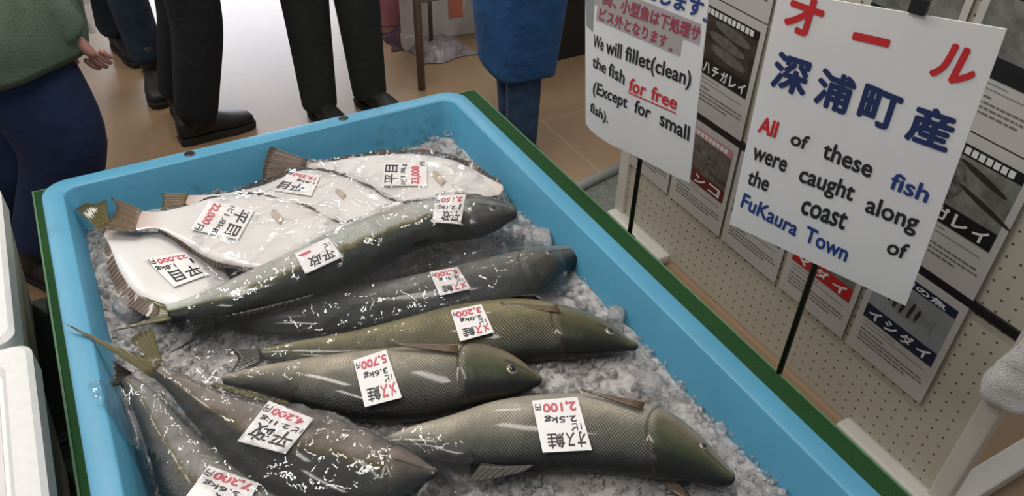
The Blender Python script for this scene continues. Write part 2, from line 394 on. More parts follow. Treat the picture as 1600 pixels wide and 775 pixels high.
# ------------------------------------------------------------------ table with green felt top
BZ = 0.52
tb = thing('display_table', (0.36, 1.0, 0), 'green felt covered display table under the blue fish tub', 'table')
G().box((0.3675, 0.95, BZ - 0.014), (1.161, 1.886, 0.028), b=0.002).build('table_top', MAT['felt'], tb)
e = G()
e.box((0.950, 0.95, BZ - 0.014), (0.004, 1.90, 0.031)).box((-0.215, 0.95, BZ - 0.014), (0.004, 1.90, 0.031))
e.box((0.3625, 1.8965, BZ - 0.014), (1.15, 0.004, 0.031)).box((0.3625, 0.0035, BZ - 0.014), (1.15, 0.004, 0.031))
e.build('edge_trim', MAT['felt_edge'], tb)
for sx in (-0.15, 0.87):
    for sy in (0.08, 1.82):
        G().box((sx, sy, (BZ - 0.028) / 2), (0.05, 0.05, BZ - 0.028), b=0.004).build('leg', MAT['steel'], tb)
G().box((0.36, 0.95, 0.44), (0.98, 1.70, 0.05), b=0.003).build('under_frame', MAT['black'], tb)
# ------------------------------------------------------------------ blue tub
RZ = 0.72
X0, X1, Y0, Y1 = -0.164, 0.746, 0.10, 1.577
def tubring(inset, z, r): return rrect(X0 + inset, X1 - inset, Y0 + inset, Y1 - inset, max(0.01, r - inset * 0.6), z)
TR = [tubring(0.10, BZ + 0.002, 0.05), tubring(0.055, BZ + 0.002, 0.05), tubring(0.045, BZ + 0.012, 0.05), tubring(0.026, RZ - 0.034, 0.05), tubring(0.004, RZ - 0.034, 0.05), tubring(0.0, RZ - 0.030, 0.05),
      tubring(0.0, RZ - 0.006, 0.05), tubring(0.002, RZ - 0.001, 0.05), tubring(0.006, RZ, 0.05), tubring(0.035, RZ, 0.05), tubring(0.0375, RZ - 0.0008, 0.05), tubring(0.0392, RZ - 0.003, 0.05),
      tubring(0.058, 0.585, 0.055), tubring(0.064, 0.567, 0.06), tubring(0.082, 0.558, 0.07), tubring(0.12, 0.557, 0.08)]
tub = thing('fish_tub', (0.29, 0.83, BZ), 'large sky blue plastic tub full of ice and fish on the green table', 'tub')
gt = G().loft(TR); shell = gt.build('shell', MAT['tub'], tub, smooth=True)
m = shell.modifiers.new('es', 'EDGE_SPLIT'); m.split_angle = math.radians(50)
for px, py in ((293, 232), (529, 175)):
    p = Pz(px, py, RZ + 0.0005); p.y = Y1 - 0.016
    rings = [[p + Vector((r * math.cos(a * math.pi / 8), r * math.sin(a * math.pi / 8), z)) for a in range(16)] for r, z in ((0.0115, 0), (0.0085, 0.0012), (0.0075, 0.0004))]
    G().loft(rings).build('rim_hole', MAT['black'], tub, smooth=False)

# ------------------------------------------------------------------ fish
SURF = []                                                # (verts, faces) used to lay cards and film on
def catmull(P, n):
    m = len(P) - 1; out = []
    for i in range(n):
        t = i / (n - 1) * m; k = min(int(t), m - 1); f = t - k
        p0, p1, p2, p3 = P[max(k - 1, 0)], P[k], P[k + 1], P[min(k + 2, m)]
        out.append(0.5 * ((2 * p1) + (p2 - p0) * f + (2 * p0 - 5 * p1 + 4 * p2 - p3) * f * f + (3 * p1 - p0 - 3 * p2 + p3) * f ** 3))
    return out
def fish_frame(st, nose, zf, k, tilt=0.0):
    """outline pixels -> centre line, dorsal half vector, half thickness"""
    C = []; A = []; B = []
    m = len(st)
    for i, (tx, ty, bx, by) in enumerate(st):
        z = zf(i / m)
        e = tilt * math.sin(math.pi * min(1, 0.15 + 0.85 * i / m)); a, b = Pz(tx, ty, z + e), Pz(bx, by, z - e)
        c = (a + b) / 2; h = (b - a) / 2
        d = c - EYE; cot = math.hypot(d.x, d.y) / abs(d.z)
        h = h / math.sqrt(1 + (k * cot) ** 2)
        C.append(c); A.append(h); B.append(k * h.length)
    n = Pz(*nose, zf(1.0))
    C.append(C[-1].lerp(n, 0.75)); A.append(A[-1] * 0.60); B.append(B[-1] * 0.62)
    C.append(n); A.append(A[-1] * 0.22); B.append(B[-1] * 0.25)
    return C, A, B
def body(root, st, nose, zf, k, mat, ug, nu=120, nv=36, power=1.0, gill=0.05, mouth=None, tilt=0.0):
    C, A, B = fish_frame(st, nose, zf, k, tilt)
    Bv = [Vector((b, 0, 0)) for b in B]
    C = catmull(C, nu); A = catmull(A, nu); B = [v.x for v in catmull(Bv, nu)]
    U = [0.0]
    for i in range(1, nu): U.append(U[-1] + (C[i] - C[i - 1]).length)
    U = [x / U[-1] for x in U]
    V = []; F = []; UV = []
    for i in range(nu):
        u = U[i]
        for j in range(nv):
            th = 2 * math.pi * j / nv
            r = 1.0
            if gill:
                gu = ug + 0.035 * math.cos(th) ** 2
                r += gill * sst(gu - 0.004, gu + 0.012, u) * (1 - sst(gu + 0.02, gu + 0.13, u))
                r -= gill * 0.6 * sst(gu - 0.03, gu - 0.004, u) * (1 - sst(gu - 0.004, gu + 0.004, u))
            if mouth:
                dth = th - mouth[0]
                r -= 0.05 * math.exp(-(dth / 0.16) ** 2) * sst(mouth[1], mouth[1] + 0.03, u)
            sn = math.sin(th); sn = math.copysign(abs(sn) ** power, sn)
            V.append(C[i] + A[i] * (math.cos(th) * r) + Vector((0, 0, B[i] * sn * r)))
    for i in range(nu - 1):
        for j in range(nv):
            j2 = (j + 1) % nv
            F.append((i * nv + j, i * nv + j2, (i + 1) * nv + j2, (i + 1) * nv + j))
            u0, u1, v0, v1 = U[i], U[i + 1], j / nv, (j + 1) / nv
            UV.append([(u0, v0), (u0, v1), (u1, v1), (u1, v0)])
    F.append(tuple(range(nv))[::-1]); UV.append([(0, 0)] * nv)
    F.append(tuple((nu - 1) * nv + j for j in range(nv))); UV.append([(1, 0.2)] * nv)
    o = mk('body', V, F, mat, root, uv=UV)
    SURF.append((V, F))
    return C, A, B
def on(px, py, lift=0.0):
    """first surface seen through a pixel among the fish laid so far"""
    V = []; F = []
    for v, f in SURF:
        n = len(V); V += v; F += [tuple(i + n for i in q) for q in f]
    T = BVHTree.FromPolygons(V, F)
    d = ray(px, py).normalized()
    h = T.ray_cast(EYE, d)
    if h[0] is None: return Pz(px, py, 0.66), Vector((0, 0, 1))
    nrm = h[1]
    if nrm.dot(d) > 0: nrm = -nrm
    return h[0] + nrm * lift, nrm
def fin(name, root, base, tip, mat, **kw):
    return fin3(name, root, [Pz(*p) for p in base], [Pz(*p) for p in tip], mat, **kw)
def fin3(name, root, base, tip, mat, rays=22, rows=6, wav=0.0008, th=0.0014, bulge=0.0, surf=False):
    """membrane between a base line and a tip line of (px, py, z), corrugated along its rays"""
    b = catmull(base, rays); t = catmull(tip, rays)
    V = []; F = []; UV = []
    for side in (1, -1):
        for i in range(rays):
            for j in range(rows):
                f = j / (rows - 1)
                p = b[i].lerp(t[i], f)
                p = p + Vector((0, 0, bulge * math.sin(math.pi * f) + wav * (1 if i % 2 else -1) + side * th * (1 - 0.7 * f)))
                V.append(p)
    n = rays * rows
    for s in (0, 1):
        for i in range(rays - 1):
            for j in range(rows - 1):
                q = [s * n + i * rows + j, s * n + (i + 1) * rows + j, s * n + (i + 1) * rows + j + 1, s * n + i * rows + j + 1]
                uu = [(i / rays, j / rows), ((i + 1) / rays, j / rows), ((i + 1) / rays, (j + 1) / rows), (i / rays, (j + 1) / rows)]
                if s: q = q[::-1]; uu = uu[::-1]
                F.append(tuple(q)); UV.append(uu)
    rim = [i * rows for i in range(rays)] + [(rays - 1) * rows + j for j in range(1, rows)] + [i * rows + rows - 1 for i in range(rays - 2, -1, -1)] + [j for j in range(rows - 2, 0, -1)]
    for a, c in zip(rim, rim[1:] + rim[:1]):
        F.append((a, a + n, c + n, c)); UV.append([(a // rows / rays, (a % rows) / rows)] * 4)
    o = mk(name, V, F, mat, root, uv=UV)
    if surf: SURF.append((V, F))
    return o
def fringe(name, root, C, A, side, width, mat, u0=0.12, u1=0.86, rays=90):
    """the long fin that edges a flatfish"""
    V = []; F = []; UV = []; rows = 4; n = len(C)
    P = []
    for i in range(rays):
        u = u0 + (u1 - u0) * i / (rays - 1); t = u * (n - 1); k = min(int(t), n - 2); f = t - k
        c = C[k].lerp(C[k + 1], f); a = A[k].lerp(A[k + 1], f) * side
        P.append((c, a, (i / (rays - 1))))
    for s in (1, -1):
        for i, (c, a, q) in enumerate(P):
            wd = width * math.sin(math.pi * min(1, max(0.03, q * 0.94 + 0.03))) ** 0.6
            for j in range(rows):
                f = j / (rows - 1)
                p = c + a * 0.955 + a.normalized() * (wd * f) + Vector((0, 0, -0.004 * f + 0.003 * math.sin(i * 0.33) * f + (0.0007 if i % 2 else -0.0007) + s * 0.0012))
                V.append(p)
    m = rays * rows
    for s in (0, 1):
        for i in range(rays - 1):
            for j in range(rows - 1):
                q = [s * m + i * rows + j, s * m + (i + 1) * rows + j, s * m + (i + 1) * rows + j + 1, s * m + i * rows + j + 1]
                uu = [(i / 40, j / rows), ((i + 1) / 40, j / rows), ((i + 1) / 40, (j + 1) / rows), (i / 40, (j + 1) / rows)]
                if (s == 1) == (side == 1): q = q[::-1]; uu = uu[::-1]
                F.append(tuple(q)); UV.append(uu)
    return mk(name, V, F, mat, root, uv=UV)
def eye(root, px, py, r):
    p, n = on(px, py)
    q = n.to_track_quat('Z', 'Y').to_matrix()
    def disc(rr, h, z0):
        g = G(); rings = []
        for i in range(6):
            t = math.pi / 2 * i / 5 * 0.98
            rings.append([p + q @ Vector((rr * math.cos(t) * math.cos(2 * math.pi * k / 18), rr * math.cos(t) * math.sin(2 * math.pi * k / 18), z0 + h * math.sin(t))) for k in range(18)])
        return g.loft(rings)
    e = disc(r, r * 0.45, -0.0008).build('eye', MAT['eye_iris'], root, smooth=True)
    disc(r * 0.62, r * 0.25, r * 0.34).build('pupil', MAT['pupil'], e, smooth=True)
ICE = 0.633
def flat_z(z): return lambda u: z
# -- flounders (back of the tub, white undersides up)
def flounder(label, st, nose, zf, tail_base, tail_tip, tail_mat, f1, f2, pect, seed, k=0.13, tilt=0.0):
    c = Pz(*nose, 0.64)
    r = thing('flounder', (c.x - 0.2, c.y, 0.62), label, 'fish')
    C, A, B = body(r, st, nose, zf, k, MAT['flat'], 0.77, power=0.8, gill=0.02, mouth=None, tilt=tilt)
    fringe('lower_fringe_fin', r, C, A, 1, f1, MAT['fin_brown'])
    fringe('upper_fringe_fin', r, C, A, -1, f2, MAT['fin_brown'])
    fin('tail_fin', r, tail_base, tail_tip, tail_mat, rays=24)
    if pect:
        a, b, t1, t2 = [on(x, y, 0.003)[0] for x, y in pect]
        fin3('pectoral_fin', r, [a, b], [t1, (t1 + t2) / 2 + ((t1 + t2) / 2 - (a + b) / 2) * 0.25, t2], MAT['fin_beige'], rays=9)
    return r, C, A, B
flounder('large flounder lying white side up against the back wall, its snout at the right wall',
         [(478, 254, 470, 268), (515, 252, 508, 275), (561, 245, 550, 290), (600, 242, 585, 312), (650, 241, 632, 332), (710, 251, 695, 338), (752, 272, 738, 328), (775, 284, 766, 310)],
         (786, 297), flat_z(0.682), [(482, 250, .692), (476, 260, .69), (470, 270, .685)], [(424, 229, .706), (419, 236, .704), (414, 252, .70), (410, 270, .692), (411, 290, .682)], MAT['fin_brown'], 0.018, 0.026,
         [(690, 292), (697, 284), (676, 276), (684, 270)], 1, tilt=0.010)
flounder('flounder lying white side up in the middle of the stack, with a brown striped tail',
         [(292, 305, 290, 319), (345, 303, 340, 335), (410, 290, 400, 348), (474, 266, 462, 356), (530, 274, 515, 358), (575, 293, 560, 352), (605, 311, 592, 340)],
         (630, 326), lambda u: 0.690 + 0.008 * u, [(294, 304, .694), (291, 312, .692), (290, 320, .69)], [(251, 301, .70), (254, 309, .698), (254, 317, .695), (252, 326, .692)], MAT['fin_tan'], 0.009, 0.017,
         [(536, 312), (541, 306), (525, 302), (530, 297)], 2, k=0.10)
flounder('flounder lying white side up nearest the back left corner, priced 22000, beneath the dark kingfish',
         [(220, 329, 212, 361), (246, 331, 244, 358), (291, 322, 278, 374), (332, 310, 316, 400), (380, 304, 352, 414), (446, 313, 405, 420), (493, 331, 455, 410), (524, 347, 500, 393)],
         (545, 368), lambda u: 0.700 + 0.006 * u, [(222, 328, .702), (217, 345, .702), (211, 363, .700)], [(172, 308, .708), (182, 322, .706), (176, 338, .704), (153, 356, .702)], MAT['fin_tan'], 0.011, 0.016,
         [(438, 352), (443, 343), (424, 338), (432, 330)], 3, k=0.11)
flounder('small flounder lying white side up in the left corner, its tail under another tail',
         [(174, 360, 160, 364), (205, 362, 170, 384), (262, 364, 188, 428), (312, 385, 214, 462), (342, 410, 258, 479), (358, 434, 305, 473)],
         (356, 460), lambda u: 0.676 - 0.004 * u, [(172, 350, .684), (166, 356, .682), (160, 364, .68)], [(166, 312, .696), (150, 318, .694), (134, 318, .69), (118, 326, .684)], MAT['fin_olive'], 0.030, 0.008,
         None, 4, k=0.13)
# -- round fish
def roundfish(name, label, cat, st, nose, zf, k, mat, ug, gill=0.028, mouth=(1.79, 0.90)):
    c = Pz(*nose, 0.64); d = Pz(*st[0][:2], 0.64)
    r = thing(name, ((c.x + d.x) / 2, (c.y + d.y) / 2, 0.62), label, cat)
    return r, body(r, st, nose, zf, k, MAT[mat], ug, gill=gill, mouth=mouth)
s1, fr = roundfish('salmon', 'silvery salmon under cling film, just in front of the dark kingfish', 'fish',
    [(335, 493, 345, 512), (380, 482, 390, 520), (430, 472, 435, 527), (505, 452, 510, 527), (590, 441, 600, 513), (675, 424, 680, 497), (740, 408, 748, 485), (790, 396, 803, 474), (830, 387, 850, 460), (865, 384, 882, 432), (892, 385, 903, 410)],
    (911, 394), flat_z(0.652), 0.55, 'salmon_silver', 0.79)
eye(s1, 858, 395, 0.0075)
fin('tail_fin', s1, [(338, 494, .652), (342, 503, .652), (346, 512, .65)], [(281, 498, .66), (300, 520, .655), (292, 535, .652), (264, 552, .645)], MAT['fin_dark'])
fin('pectoral_fin', s1, [(772, 406, .674), (768, 413, .674)], [(722, 412, .672), (726, 418, .672)], MAT['fin_dark'], rays=10)
s2, fr = roundfish('salmon', 'olive backed salmon second from the front right, with a pink and white price card', 'fish',
    [(405, 546, 412, 563), (463, 533, 470, 570), (539, 520, 545, 578), (619, 501, 625, 584), (700, 480, 705, 584), (771, 469, 775, 578), (830, 468, 830, 567), (880, 478, 880, 562), (920, 490, 918, 559), (955, 507, 950, 554), (980, 527, 976, 549)],
    (997, 542), flat_z(0.655), 0.55, 'salmon_green', 0.765)
eye(s2, 953, 518, 0.0085)
fin('pectoral_fin', s2, [(872, 480, .688), (876, 489, .690)], [(780, 472, .690), (783, 475, .691)], MAT['fin_tan'], rays=12)
fin('tail_fin', s2, [(408, 546, .655), (410, 554, .655), (412, 563, .652)], [(360, 545, .66), (372, 560, .655), (366, 574, .652), (352, 588, .645)], MAT['fin_dark'])
s3, fr = roundfish('salmon', 'salmon with pale belly and green cheek, priced 5700, in the middle front of the tub', 'fish',
    [(345, 588, 350, 601), (400, 573, 410, 616), (482, 559, 495, 645), (560, 549, 565, 660), (640, 541, 645, 660), (714, 537, 708, 648), (755, 537, 755, 634), (790, 549, 793, 626), (818, 566, 820, 616), (836, 581, 836, 606)],
    (847, 594), flat_z(0.660), 0.55, 'salmon', 0.735)
eye(s3, 800, 577, 0.0095)
fin('pectoral_fin', s3, [(716, 540, .700), (716, 552, .703)], [(612, 536, .703), (615, 539, .704)], MAT['fin_tan'], rays=14)
s4, fr = roundfish('salmon', 'large salmon with dark head, priced 2100, lying nearest the front right', 'fish',
    [(598, 684, 606, 704), (640, 667, 655, 718), (700, 650, 705, 733), (778, 626, 772, 738), (860, 616, 850, 738), (940, 617, 930, 740), (1008, 631, 992, 744), (1045, 645, 1038, 750), (1085, 673, 1080, 756), (1115, 703, 1110, 761), (1138, 729, 1132, 761)],
    (1149, 749), flat_z(0.662), 0.55, 'salmon', 0.735)
eye(s4, 1099, 697, 0.0065)
fin('pectoral_fin', s4, [(1008, 630, .70), (1003, 640, .703)], [(907, 607, .70), (910, 610, .701)], MAT['fin_tan'], rays=14)
fin('dorsal_fin', s4, [(752, 724, .672), (790, 728, .672), (834, 727, .672)], [(728, 754, .668), (762, 750, .666), (818, 737, .668)], MAT['fin_dark'], rays=18)
h1, fr = roundfish('kingfish', 'dark green kingfish with white belly and olive tail, lying across the flounders', 'fish',
    [(258, 477, 266, 499), (300, 463, 312, 498), (340, 446, 358, 493), (397, 419, 420, 478), (459, 391, 480, 464), (508, 365, 533, 450), (560, 345, 585, 426), (617, 323, 640, 397), (670, 313, 687, 382), (728, 311, 743, 374), (765, 314, 774, 362), (790, 320, 797, 348)],
    (808, 333), lambda u: 0.690 + 0.016 * sst(0.05, 0.45, u), 0.5, 'kingfish', 0.84)
eye(h1, 770, 326, 0.0085)
fin('tail_fin', h1, [(262, 478, .692), (265, 488, .692), (268, 499, .690)], [(222, 463, .700), (245, 480, .692), (238, 496, .688), (174, 518, .680)], MAT['fin_olive'], rays=26)
fin('dorsal_fin', h1, [(345, 496, .688), (420, 479, .698), (490, 461, .702)], [(338, 503, .680), (415, 487, .690), (484, 469, .694)], MAT['fin_dark'], rays=30, rows=4)
h3, fr = roundfish('kingfish', 'pale grey kingfish in a plastic bag at the front left edge of the photo', 'fish',
    [(205, 583, 185, 600), (240, 608, 202, 632), (290, 660, 228, 708), (340, 700, 250, 785), (400, 740, 285, 870), (460, 775, 360, 930), (540, 815, 500, 930), (600, 860, 580, 950)],
    (650, 940), lambda u: 0.668 - 0.01 * u, 0.5, 'kingfish_pale', 0.84)
fin('tail_fin', h3, [(206, 582, .672), (196, 591, .672), (186, 601, .67)], [(176, 563, .70), (178, 585, .685), (172, 598, .68), (143, 607, .69)], MAT['fin_dark'], rays=22)
h2, fr = roundfish('kingfish', 'dark kingfish with pinkish belly in a plastic bag, its forked tail over the rim', 'fish',
    [(250, 568, 238, 590), (278, 582, 262, 614), (327, 603, 300, 664), (385, 622, 352, 722), (440, 632, 410, 768), (499, 646, 470, 796), (560, 666, 540, 806), (610, 689, 600, 797), (650, 711, 645, 774), (672, 727, 668, 752)],
    (684, 738), lambda u: 0.684 + 0.008 * u, 0.5, 'kingfish_pink', 0.86)
fin('tail_fin', h2, [(254, 566, .690), (246, 578, .690), (238, 591, .686)], [(238, 512, .705), (205, 530, .706), (222, 556, .70), (96, 503, .735)], MAT['fin_olive'], rays=30, bulge=0.004)
fin('dorsal_fin', h2, [(330, 604, .700), (390, 622, .708), (450, 634, .71)], [(334, 597, .702), (395, 614, .708), (452, 627, .71)], MAT['fin_olive'], rays=24, rows=4)
# tip of a fin from a fish buried under the ice
bf = thing('buried_fish', Pz(1060, 760, 0.61), 'brown fin tip of a buried fish poking from the ice at the bottom edge', 'fish')
fin('fin', bf, [(1020, 735, .640), (1032, 748, .642), (1045, 765, .640)], [(1048, 742, .648), (1064, 756, .648), (1085, 790, .64)], MAT['fin_tan'], rays=12)

# ------------------------------------------------------------------ ice
def ice_h(x, y):
    z = ICE + 0.010 * (noise.noise(Vector((x * 9, y * 9, 0.3)))) + 0.007 * noise.noise(Vector((x * 28, y * 28, 2)))
    d = Pz(250, 770, 0.62)
    q = math.hypot((x - d.x) / 0.10, (y - d.y) / 0.17)
    z -= 0.045 * (1 - sst(0.6, 1.1, q))
    return z
ix0, ix1, iy0, iy1 = X0 + 0.046, X1 - 0.046, Y0 + 0.046, Y1 - 0.046
V = []; F = []; nx = 96; ny = 150
for j in range(ny + 1):
    for i in range(nx + 1):
        x = lerp(ix0, ix1, i / nx); y = lerp(iy0, iy1, j / ny); V.append(Vector((x, y, ice_h(x, y) - 0.006)))
for j in range(ny):
    for i in range(nx): a = j * (nx + 1) + i; F.append((a, a + 1, a + nx + 2, a + nx + 1))
SURF.append((list(V), list(F)))
def chunk(rng, c, r):
    bm = bmesh.new(); bmesh.ops.create_icosphere(bm, subdivisions=1, radius=1)
    q = Matrix.Rotation(rng.uniform(0, 6), 3, 'X') @ Matrix.Rotation(rng.uniform(0, 6), 3, 'Y') @ Matrix.Rotation(rng.uniform(0, 6), 3, 'Z')
    sc = Vector((rng.uniform(.5, 1.3), rng.uniform(.5, 1.1), rng.uniform(.4, .9)))
    vs = []
    for v in bm.verts:
        p = v.co * (1 + rng.uniform(-.28, .22)); p = Vector((p.x * sc.x, p.y * sc.y, p.z * sc.z)); vs.append(c + q @ p * r)
    fs = [tuple(v.index for v in f.verts) for f in bm.faces]; bm.free(); return vs, fs
gi = G(); gi.V = [Vector(v) for v in V]; gi.F = list(F)
rng = random.Random(3)
protos = []
for k in range(24): protos.append(chunk(rng, Vector((0, 0, 0)), 1.0))
IV = []
nbed = len(gi.F)
for k in range(9000):
    x = rng.uniform(ix0 + 0.004, ix1 - 0.004); y = rng.uniform(max(iy0, 0.25), iy1 - 0.004)
    r = rng.choice([0.0035, 0.004, 0.005, 0.006, 0.007, 0.009]) * rng.uniform(0.8, 1.2)
    vs, fs = protos[k % 24]
    m = Matrix.Rotation(rng.uniform(0, 6.28), 3, 'Z') @ Matrix.Rotation(rng.uniform(0, 6.28), 3, 'X')
    zz = ice_h(x, y) + rng.uniform(-0.006, 0.001) + (0.010 if x > ix1 - 0.06 else 0) * rng.random()
    gi.add([Vector((x, y, zz)) + m @ (v * r) for v in vs], fs)
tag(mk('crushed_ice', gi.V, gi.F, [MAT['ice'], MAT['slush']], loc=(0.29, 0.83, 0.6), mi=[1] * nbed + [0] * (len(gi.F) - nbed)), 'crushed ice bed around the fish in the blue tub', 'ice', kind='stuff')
def ice_block(px, py, z, d, label, rz):
    c = Pz(px, py, z); bm = bmesh.new(); bmesh.ops.create_icosphere(bm, subdivisions=2, radius=1)
    V = []
    for v in bm.verts:
        p = v.co.copy(); p = Vector([math.copysign(abs(q) ** 0.55, q) for q in p]); p *= 1 + 0.14 * noise.noise(v.co * 1.7 + c * 9)
        p = Matrix.Rotation(rz, 3, 'Z') @ Vector((p.x * d[0], p.y * d[1], p.z * d[2])); V.append(c + p)
    F = [tuple(v.index for v in f.verts) for f in bm.faces]; bm.free()
    tag(mk('ice_chunk', V, F, MAT['ice'], loc=c - Vector((0, 0, d[2])), smooth=False), label, 'ice')
ice_block(206, 478, .655, (0.030, 0.026, 0.018), 'big clear ice chunk by the left wall above the olive tail', 0.4)
ice_block(962, 494, .650, (0.020, 0.015, 0.015), 'big ice chunk above the snout of the olive backed salmon', 0.9)
ice_block(868, 430, .646, (0.018, 0.020, 0.012), 'ice lump between the heads of the two upper salmon', 0.2)
ice_block(845, 372, .650, (0.026, 0.020, 0.015), 'ice lump at the right wall below the kingfish snout', 1.2)
ice_block(1015, 597, .648, (0.022, 0.018, 0.014), 'ice lump at the right wall above the front salmon', 2.2)

# ------------------------------------------------------------------ writing helpers
def textmesh(s, bold=0.0):
    """flat letters; bold strokes come from copies of the outline shifted around a small circle"""
    c = bpy.data.curves.new('t', 'FONT'); c.body = s; c.resolution_u = 3
    o = bpy.data.objects.new('t', c); COL.objects.link(o); bpy.context.view_layer.update()
    me = bpy.data.meshes.new_from_object(o.evaluated_get(bpy.context.evaluated_depsgraph_get()))
    V0 = [v.co.copy() for v in me.vertices]; F0 = [tuple(p.vertices) for p in me.polygons]
    bpy.data.objects.remove(o); bpy.data.curves.remove(c); bpy.data.meshes.remove(me)
    if bold <= 0: return V0, F0
    V = []; F = []
    for k in range(8):
        d = Vector((bold * math.cos(k * math.pi / 4), bold * math.sin(k * math.pi / 4), 0)); n = len(V)
        V += [v + d + Vector((0, 0, k * 4e-5)) for v in V0]; F += [tuple(i + n for i in f) for f in F0]
    return V, F
class Quad:
    def __init__(s, TL, TR, BR, BL):
        s.c = [Vector(p) for p in (TL, TR, BR, BL)]
        s.n = (s.c[3] - s.c[0]).cross(s.c[1] - s.c[0]).normalized()
    def P(s, u, v, e=0.0):
        a = s.c[0].lerp(s.c[1], u); b = s.c[3].lerp(s.c[2], u); return a.lerp(b, v) + s.n * e
    def slab(s, name, mat, parent=None, loc=None, th=0.002, outline=None, e=0.0):
        ol = outline or [(0, 0), (1, 0), (1, 1), (0, 1)]
        n = len(ol); V = [s.P(u, v, e) for u, v in ol] + [s.P(u, v, e - th) for u, v in ol]
        F = [tuple(range(n))[::-1], tuple(range(n, 2 * n))] + [(i, (i + 1) % n, n + (i + 1) % n, n + i) for i in range(n)]
        return mk(name, V, F, mat, parent, loc, smooth=False)
    def rects(s, name, rs, mat, parent, e):
        V = []; F = []
        for (u0, v0, u1, v1) in rs:
            n = len(V); V += [s.P(u0, v1, e), s.P(u1, v1, e), s.P(u1, v0, e), s.P(u0, v0, e)]; F.append((n, n + 1, n + 2, n + 3))
        return mk(name, V, F, mat, parent, smooth=False)
    def texts(s, name, items, mat, parent, e, bold=0.02, shear=0.0):
        for (t, u0, v0, u1, v1) in items:
            V, F = textmesh(t, bold); VV = []
            xs = [p.x for p in V]; ys = [p.y for p in V]; x0, x1, y0, y1 = min(xs), max(xs), min(ys), max(ys)
            for p in V:
                a = (p.x - x0) / (x1 - x0); b = (p.y - y0) / (y1 - y0)
                VV.append(s.P(lerp(u0, u1, a) + shear * (b - .5) * (v1 - v0), lerp(v1, v0, b), e + p.z))
            mk(name, VV, F, mat, parent, smooth=False)
def text_px(name, items, p0, n, mat, parent, bold=0.03):
    """each item: string, pixel of bottom-left, bottom-right and top-left corner of its box, on the plane p0/n"""
    for (t, bl, br, tl) in items:
        V, F = textmesh(t, bold)
        A = Pn(*bl, p0, n); B = Pn(*br, p0, n); D = Pn(*tl, p0, n)
        xs = [p.x for p in V]; ys = [p.y for p in V]; x0, x1, y0, y1 = min(xs), max(xs), min(ys), max(ys)
        mk(name, [A + (B - A) * ((p.x - x0) / (x1 - x0)) + (D - A) * ((p.y - y0) / (y1 - y0)) + n * p.z for p in V], F, mat, parent, smooth=False)

# ------------------------------------------------------------------ price cards
ALLV = []; ALLF = []
for v, f in SURF:
    n = len(ALLV); ALLV += v; ALLF += [tuple(i + n for i in q) for q in f]
TREE = BVHTree.FromPolygons(ALLV, ALLF)
def card(label, TL, TR, BR, BL, black, red, lift=0.003, up=0.35):
    pts = [TL, TR, BR, BL]; cx = sum(p[0] for p in pts) / 4; cy = sum(p[1] for p in pts) / 4
    def hit(x, y):
        d = ray(x, y).normalized(); h = TREE.ray_cast(EYE, d)
        return (h[0], h[1] if h[1].dot(d) < 0 else -h[1]) if h[0] else (Pz(x, y, .66), Vector((0, 0, 1)))
    p0, n0 = hit(cx, cy)
    nn = n0.copy()
    for p in pts:
        nn += hit(cx + (p[0] - cx) * 0.5, cy + (p[1] - cy) * 0.5)[1]
    nn = (nn.normalized() + Vector((0, 0, up))).normalized()
    # lift the plane until no sample of the card is below the fish
    mx = 0
    for a in (0, .25, .5, .75, 1):
        for b in (0, .25, .5, .75, 1):
            x = lerp(lerp(TL[0], TR[0], a), lerp(BL[0], BR[0], a), b); y = lerp(lerp(TL[1], TR[1], a), lerp(BL[1], BR[1], a), b)
            mx = max(mx, nn.dot(hit(x, y)[0] - p0))
    p0 = p0 + nn * (min(mx, 0.012) + lift)
    q = Quad(*[Pn(*p, p0, nn) for p in pts])
    if q.n.dot(nn) < 0: q.n = -q.n
    c = q.P(.5, .5)
    r = thing('price_card', c, label, 'price card')
    q.slab('card', MAT['card'], r, th=0.0008)
    q.texts('black_writing', black, MAT['ink'], r, 0.0006, 0.012, shear=0.12)
    q.texts('red_writing', red, MAT['ink_pink'], r, 0.0006, 0.03, shear=0.12)
    ALLC.append((q.c, [(0, 1, 2, 3)]))
    return q
ALLC = []
PM = [('♂', 0, 0, 1, 1)]
def salm(w, male):
    b = [('鮭', .50, .06, .86, .34), ('1ピ', .08, .36, .30, .50), (w, .14, .53, .82, .68), ('円', .84, .80, .96, .92)]
    if male: b.append(('オス', .06, .06, .46, .34))
    return b
card('white price card reading 2100 on the front right salmon', (925, 703), (848, 707), (831, 626), (902, 620), salm('2.5kg', True), [('2,100', .08, .74, .80, .94)], up=0.2)
card('white price card reading 5700 on the pale bellied salmon', (628, 621), (570, 636), (552, 563), (603, 546), salm('3.6kg', False), [('メス', .06, .06, .48, .34), ('5,700', .06, .74, .82, .94)], up=0.2)
card('pink and white price card on the olive backed salmon', (772, 519), (719, 533), (704, 485), (752, 475), salm('2.0kg', False), [('メス', .06, .06, .48, .34), ('3,200', .08, .72, .88, .94)], up=0.2)
card('pink and white price card under cling film on the silvery salmon', (736, 451), (687, 462), (671, 425), (715, 417), salm('4.3kg', False), [('メス', .06, .06, .48, .34), ('5,200', .08, .72, .88, .94)], up=0.2)
def hira(nm, w): return [(nm, .08, .06, .70, .42), ('1', .10, .46, .16, .64), (w, .28, .47, .90, .64), ('円', .84, .74, .97, .92)]
card('white card on the middle of the dark green kingfish', (536, 401), (477, 428), (460, 395), (512, 371), [('平政', .10, .10, .80, .55), ('1ピ', .06, .60, .25, .80)], [('─', .60, .72, .95, .82)], up=0.2)
card('white card near the head of the dark green kingfish', (720, 350), (675, 347), (681, 307), (728, 303), hira('平政', '2.1kg'), [('3,150', .10, .74, .80, .93)], up=0.6)
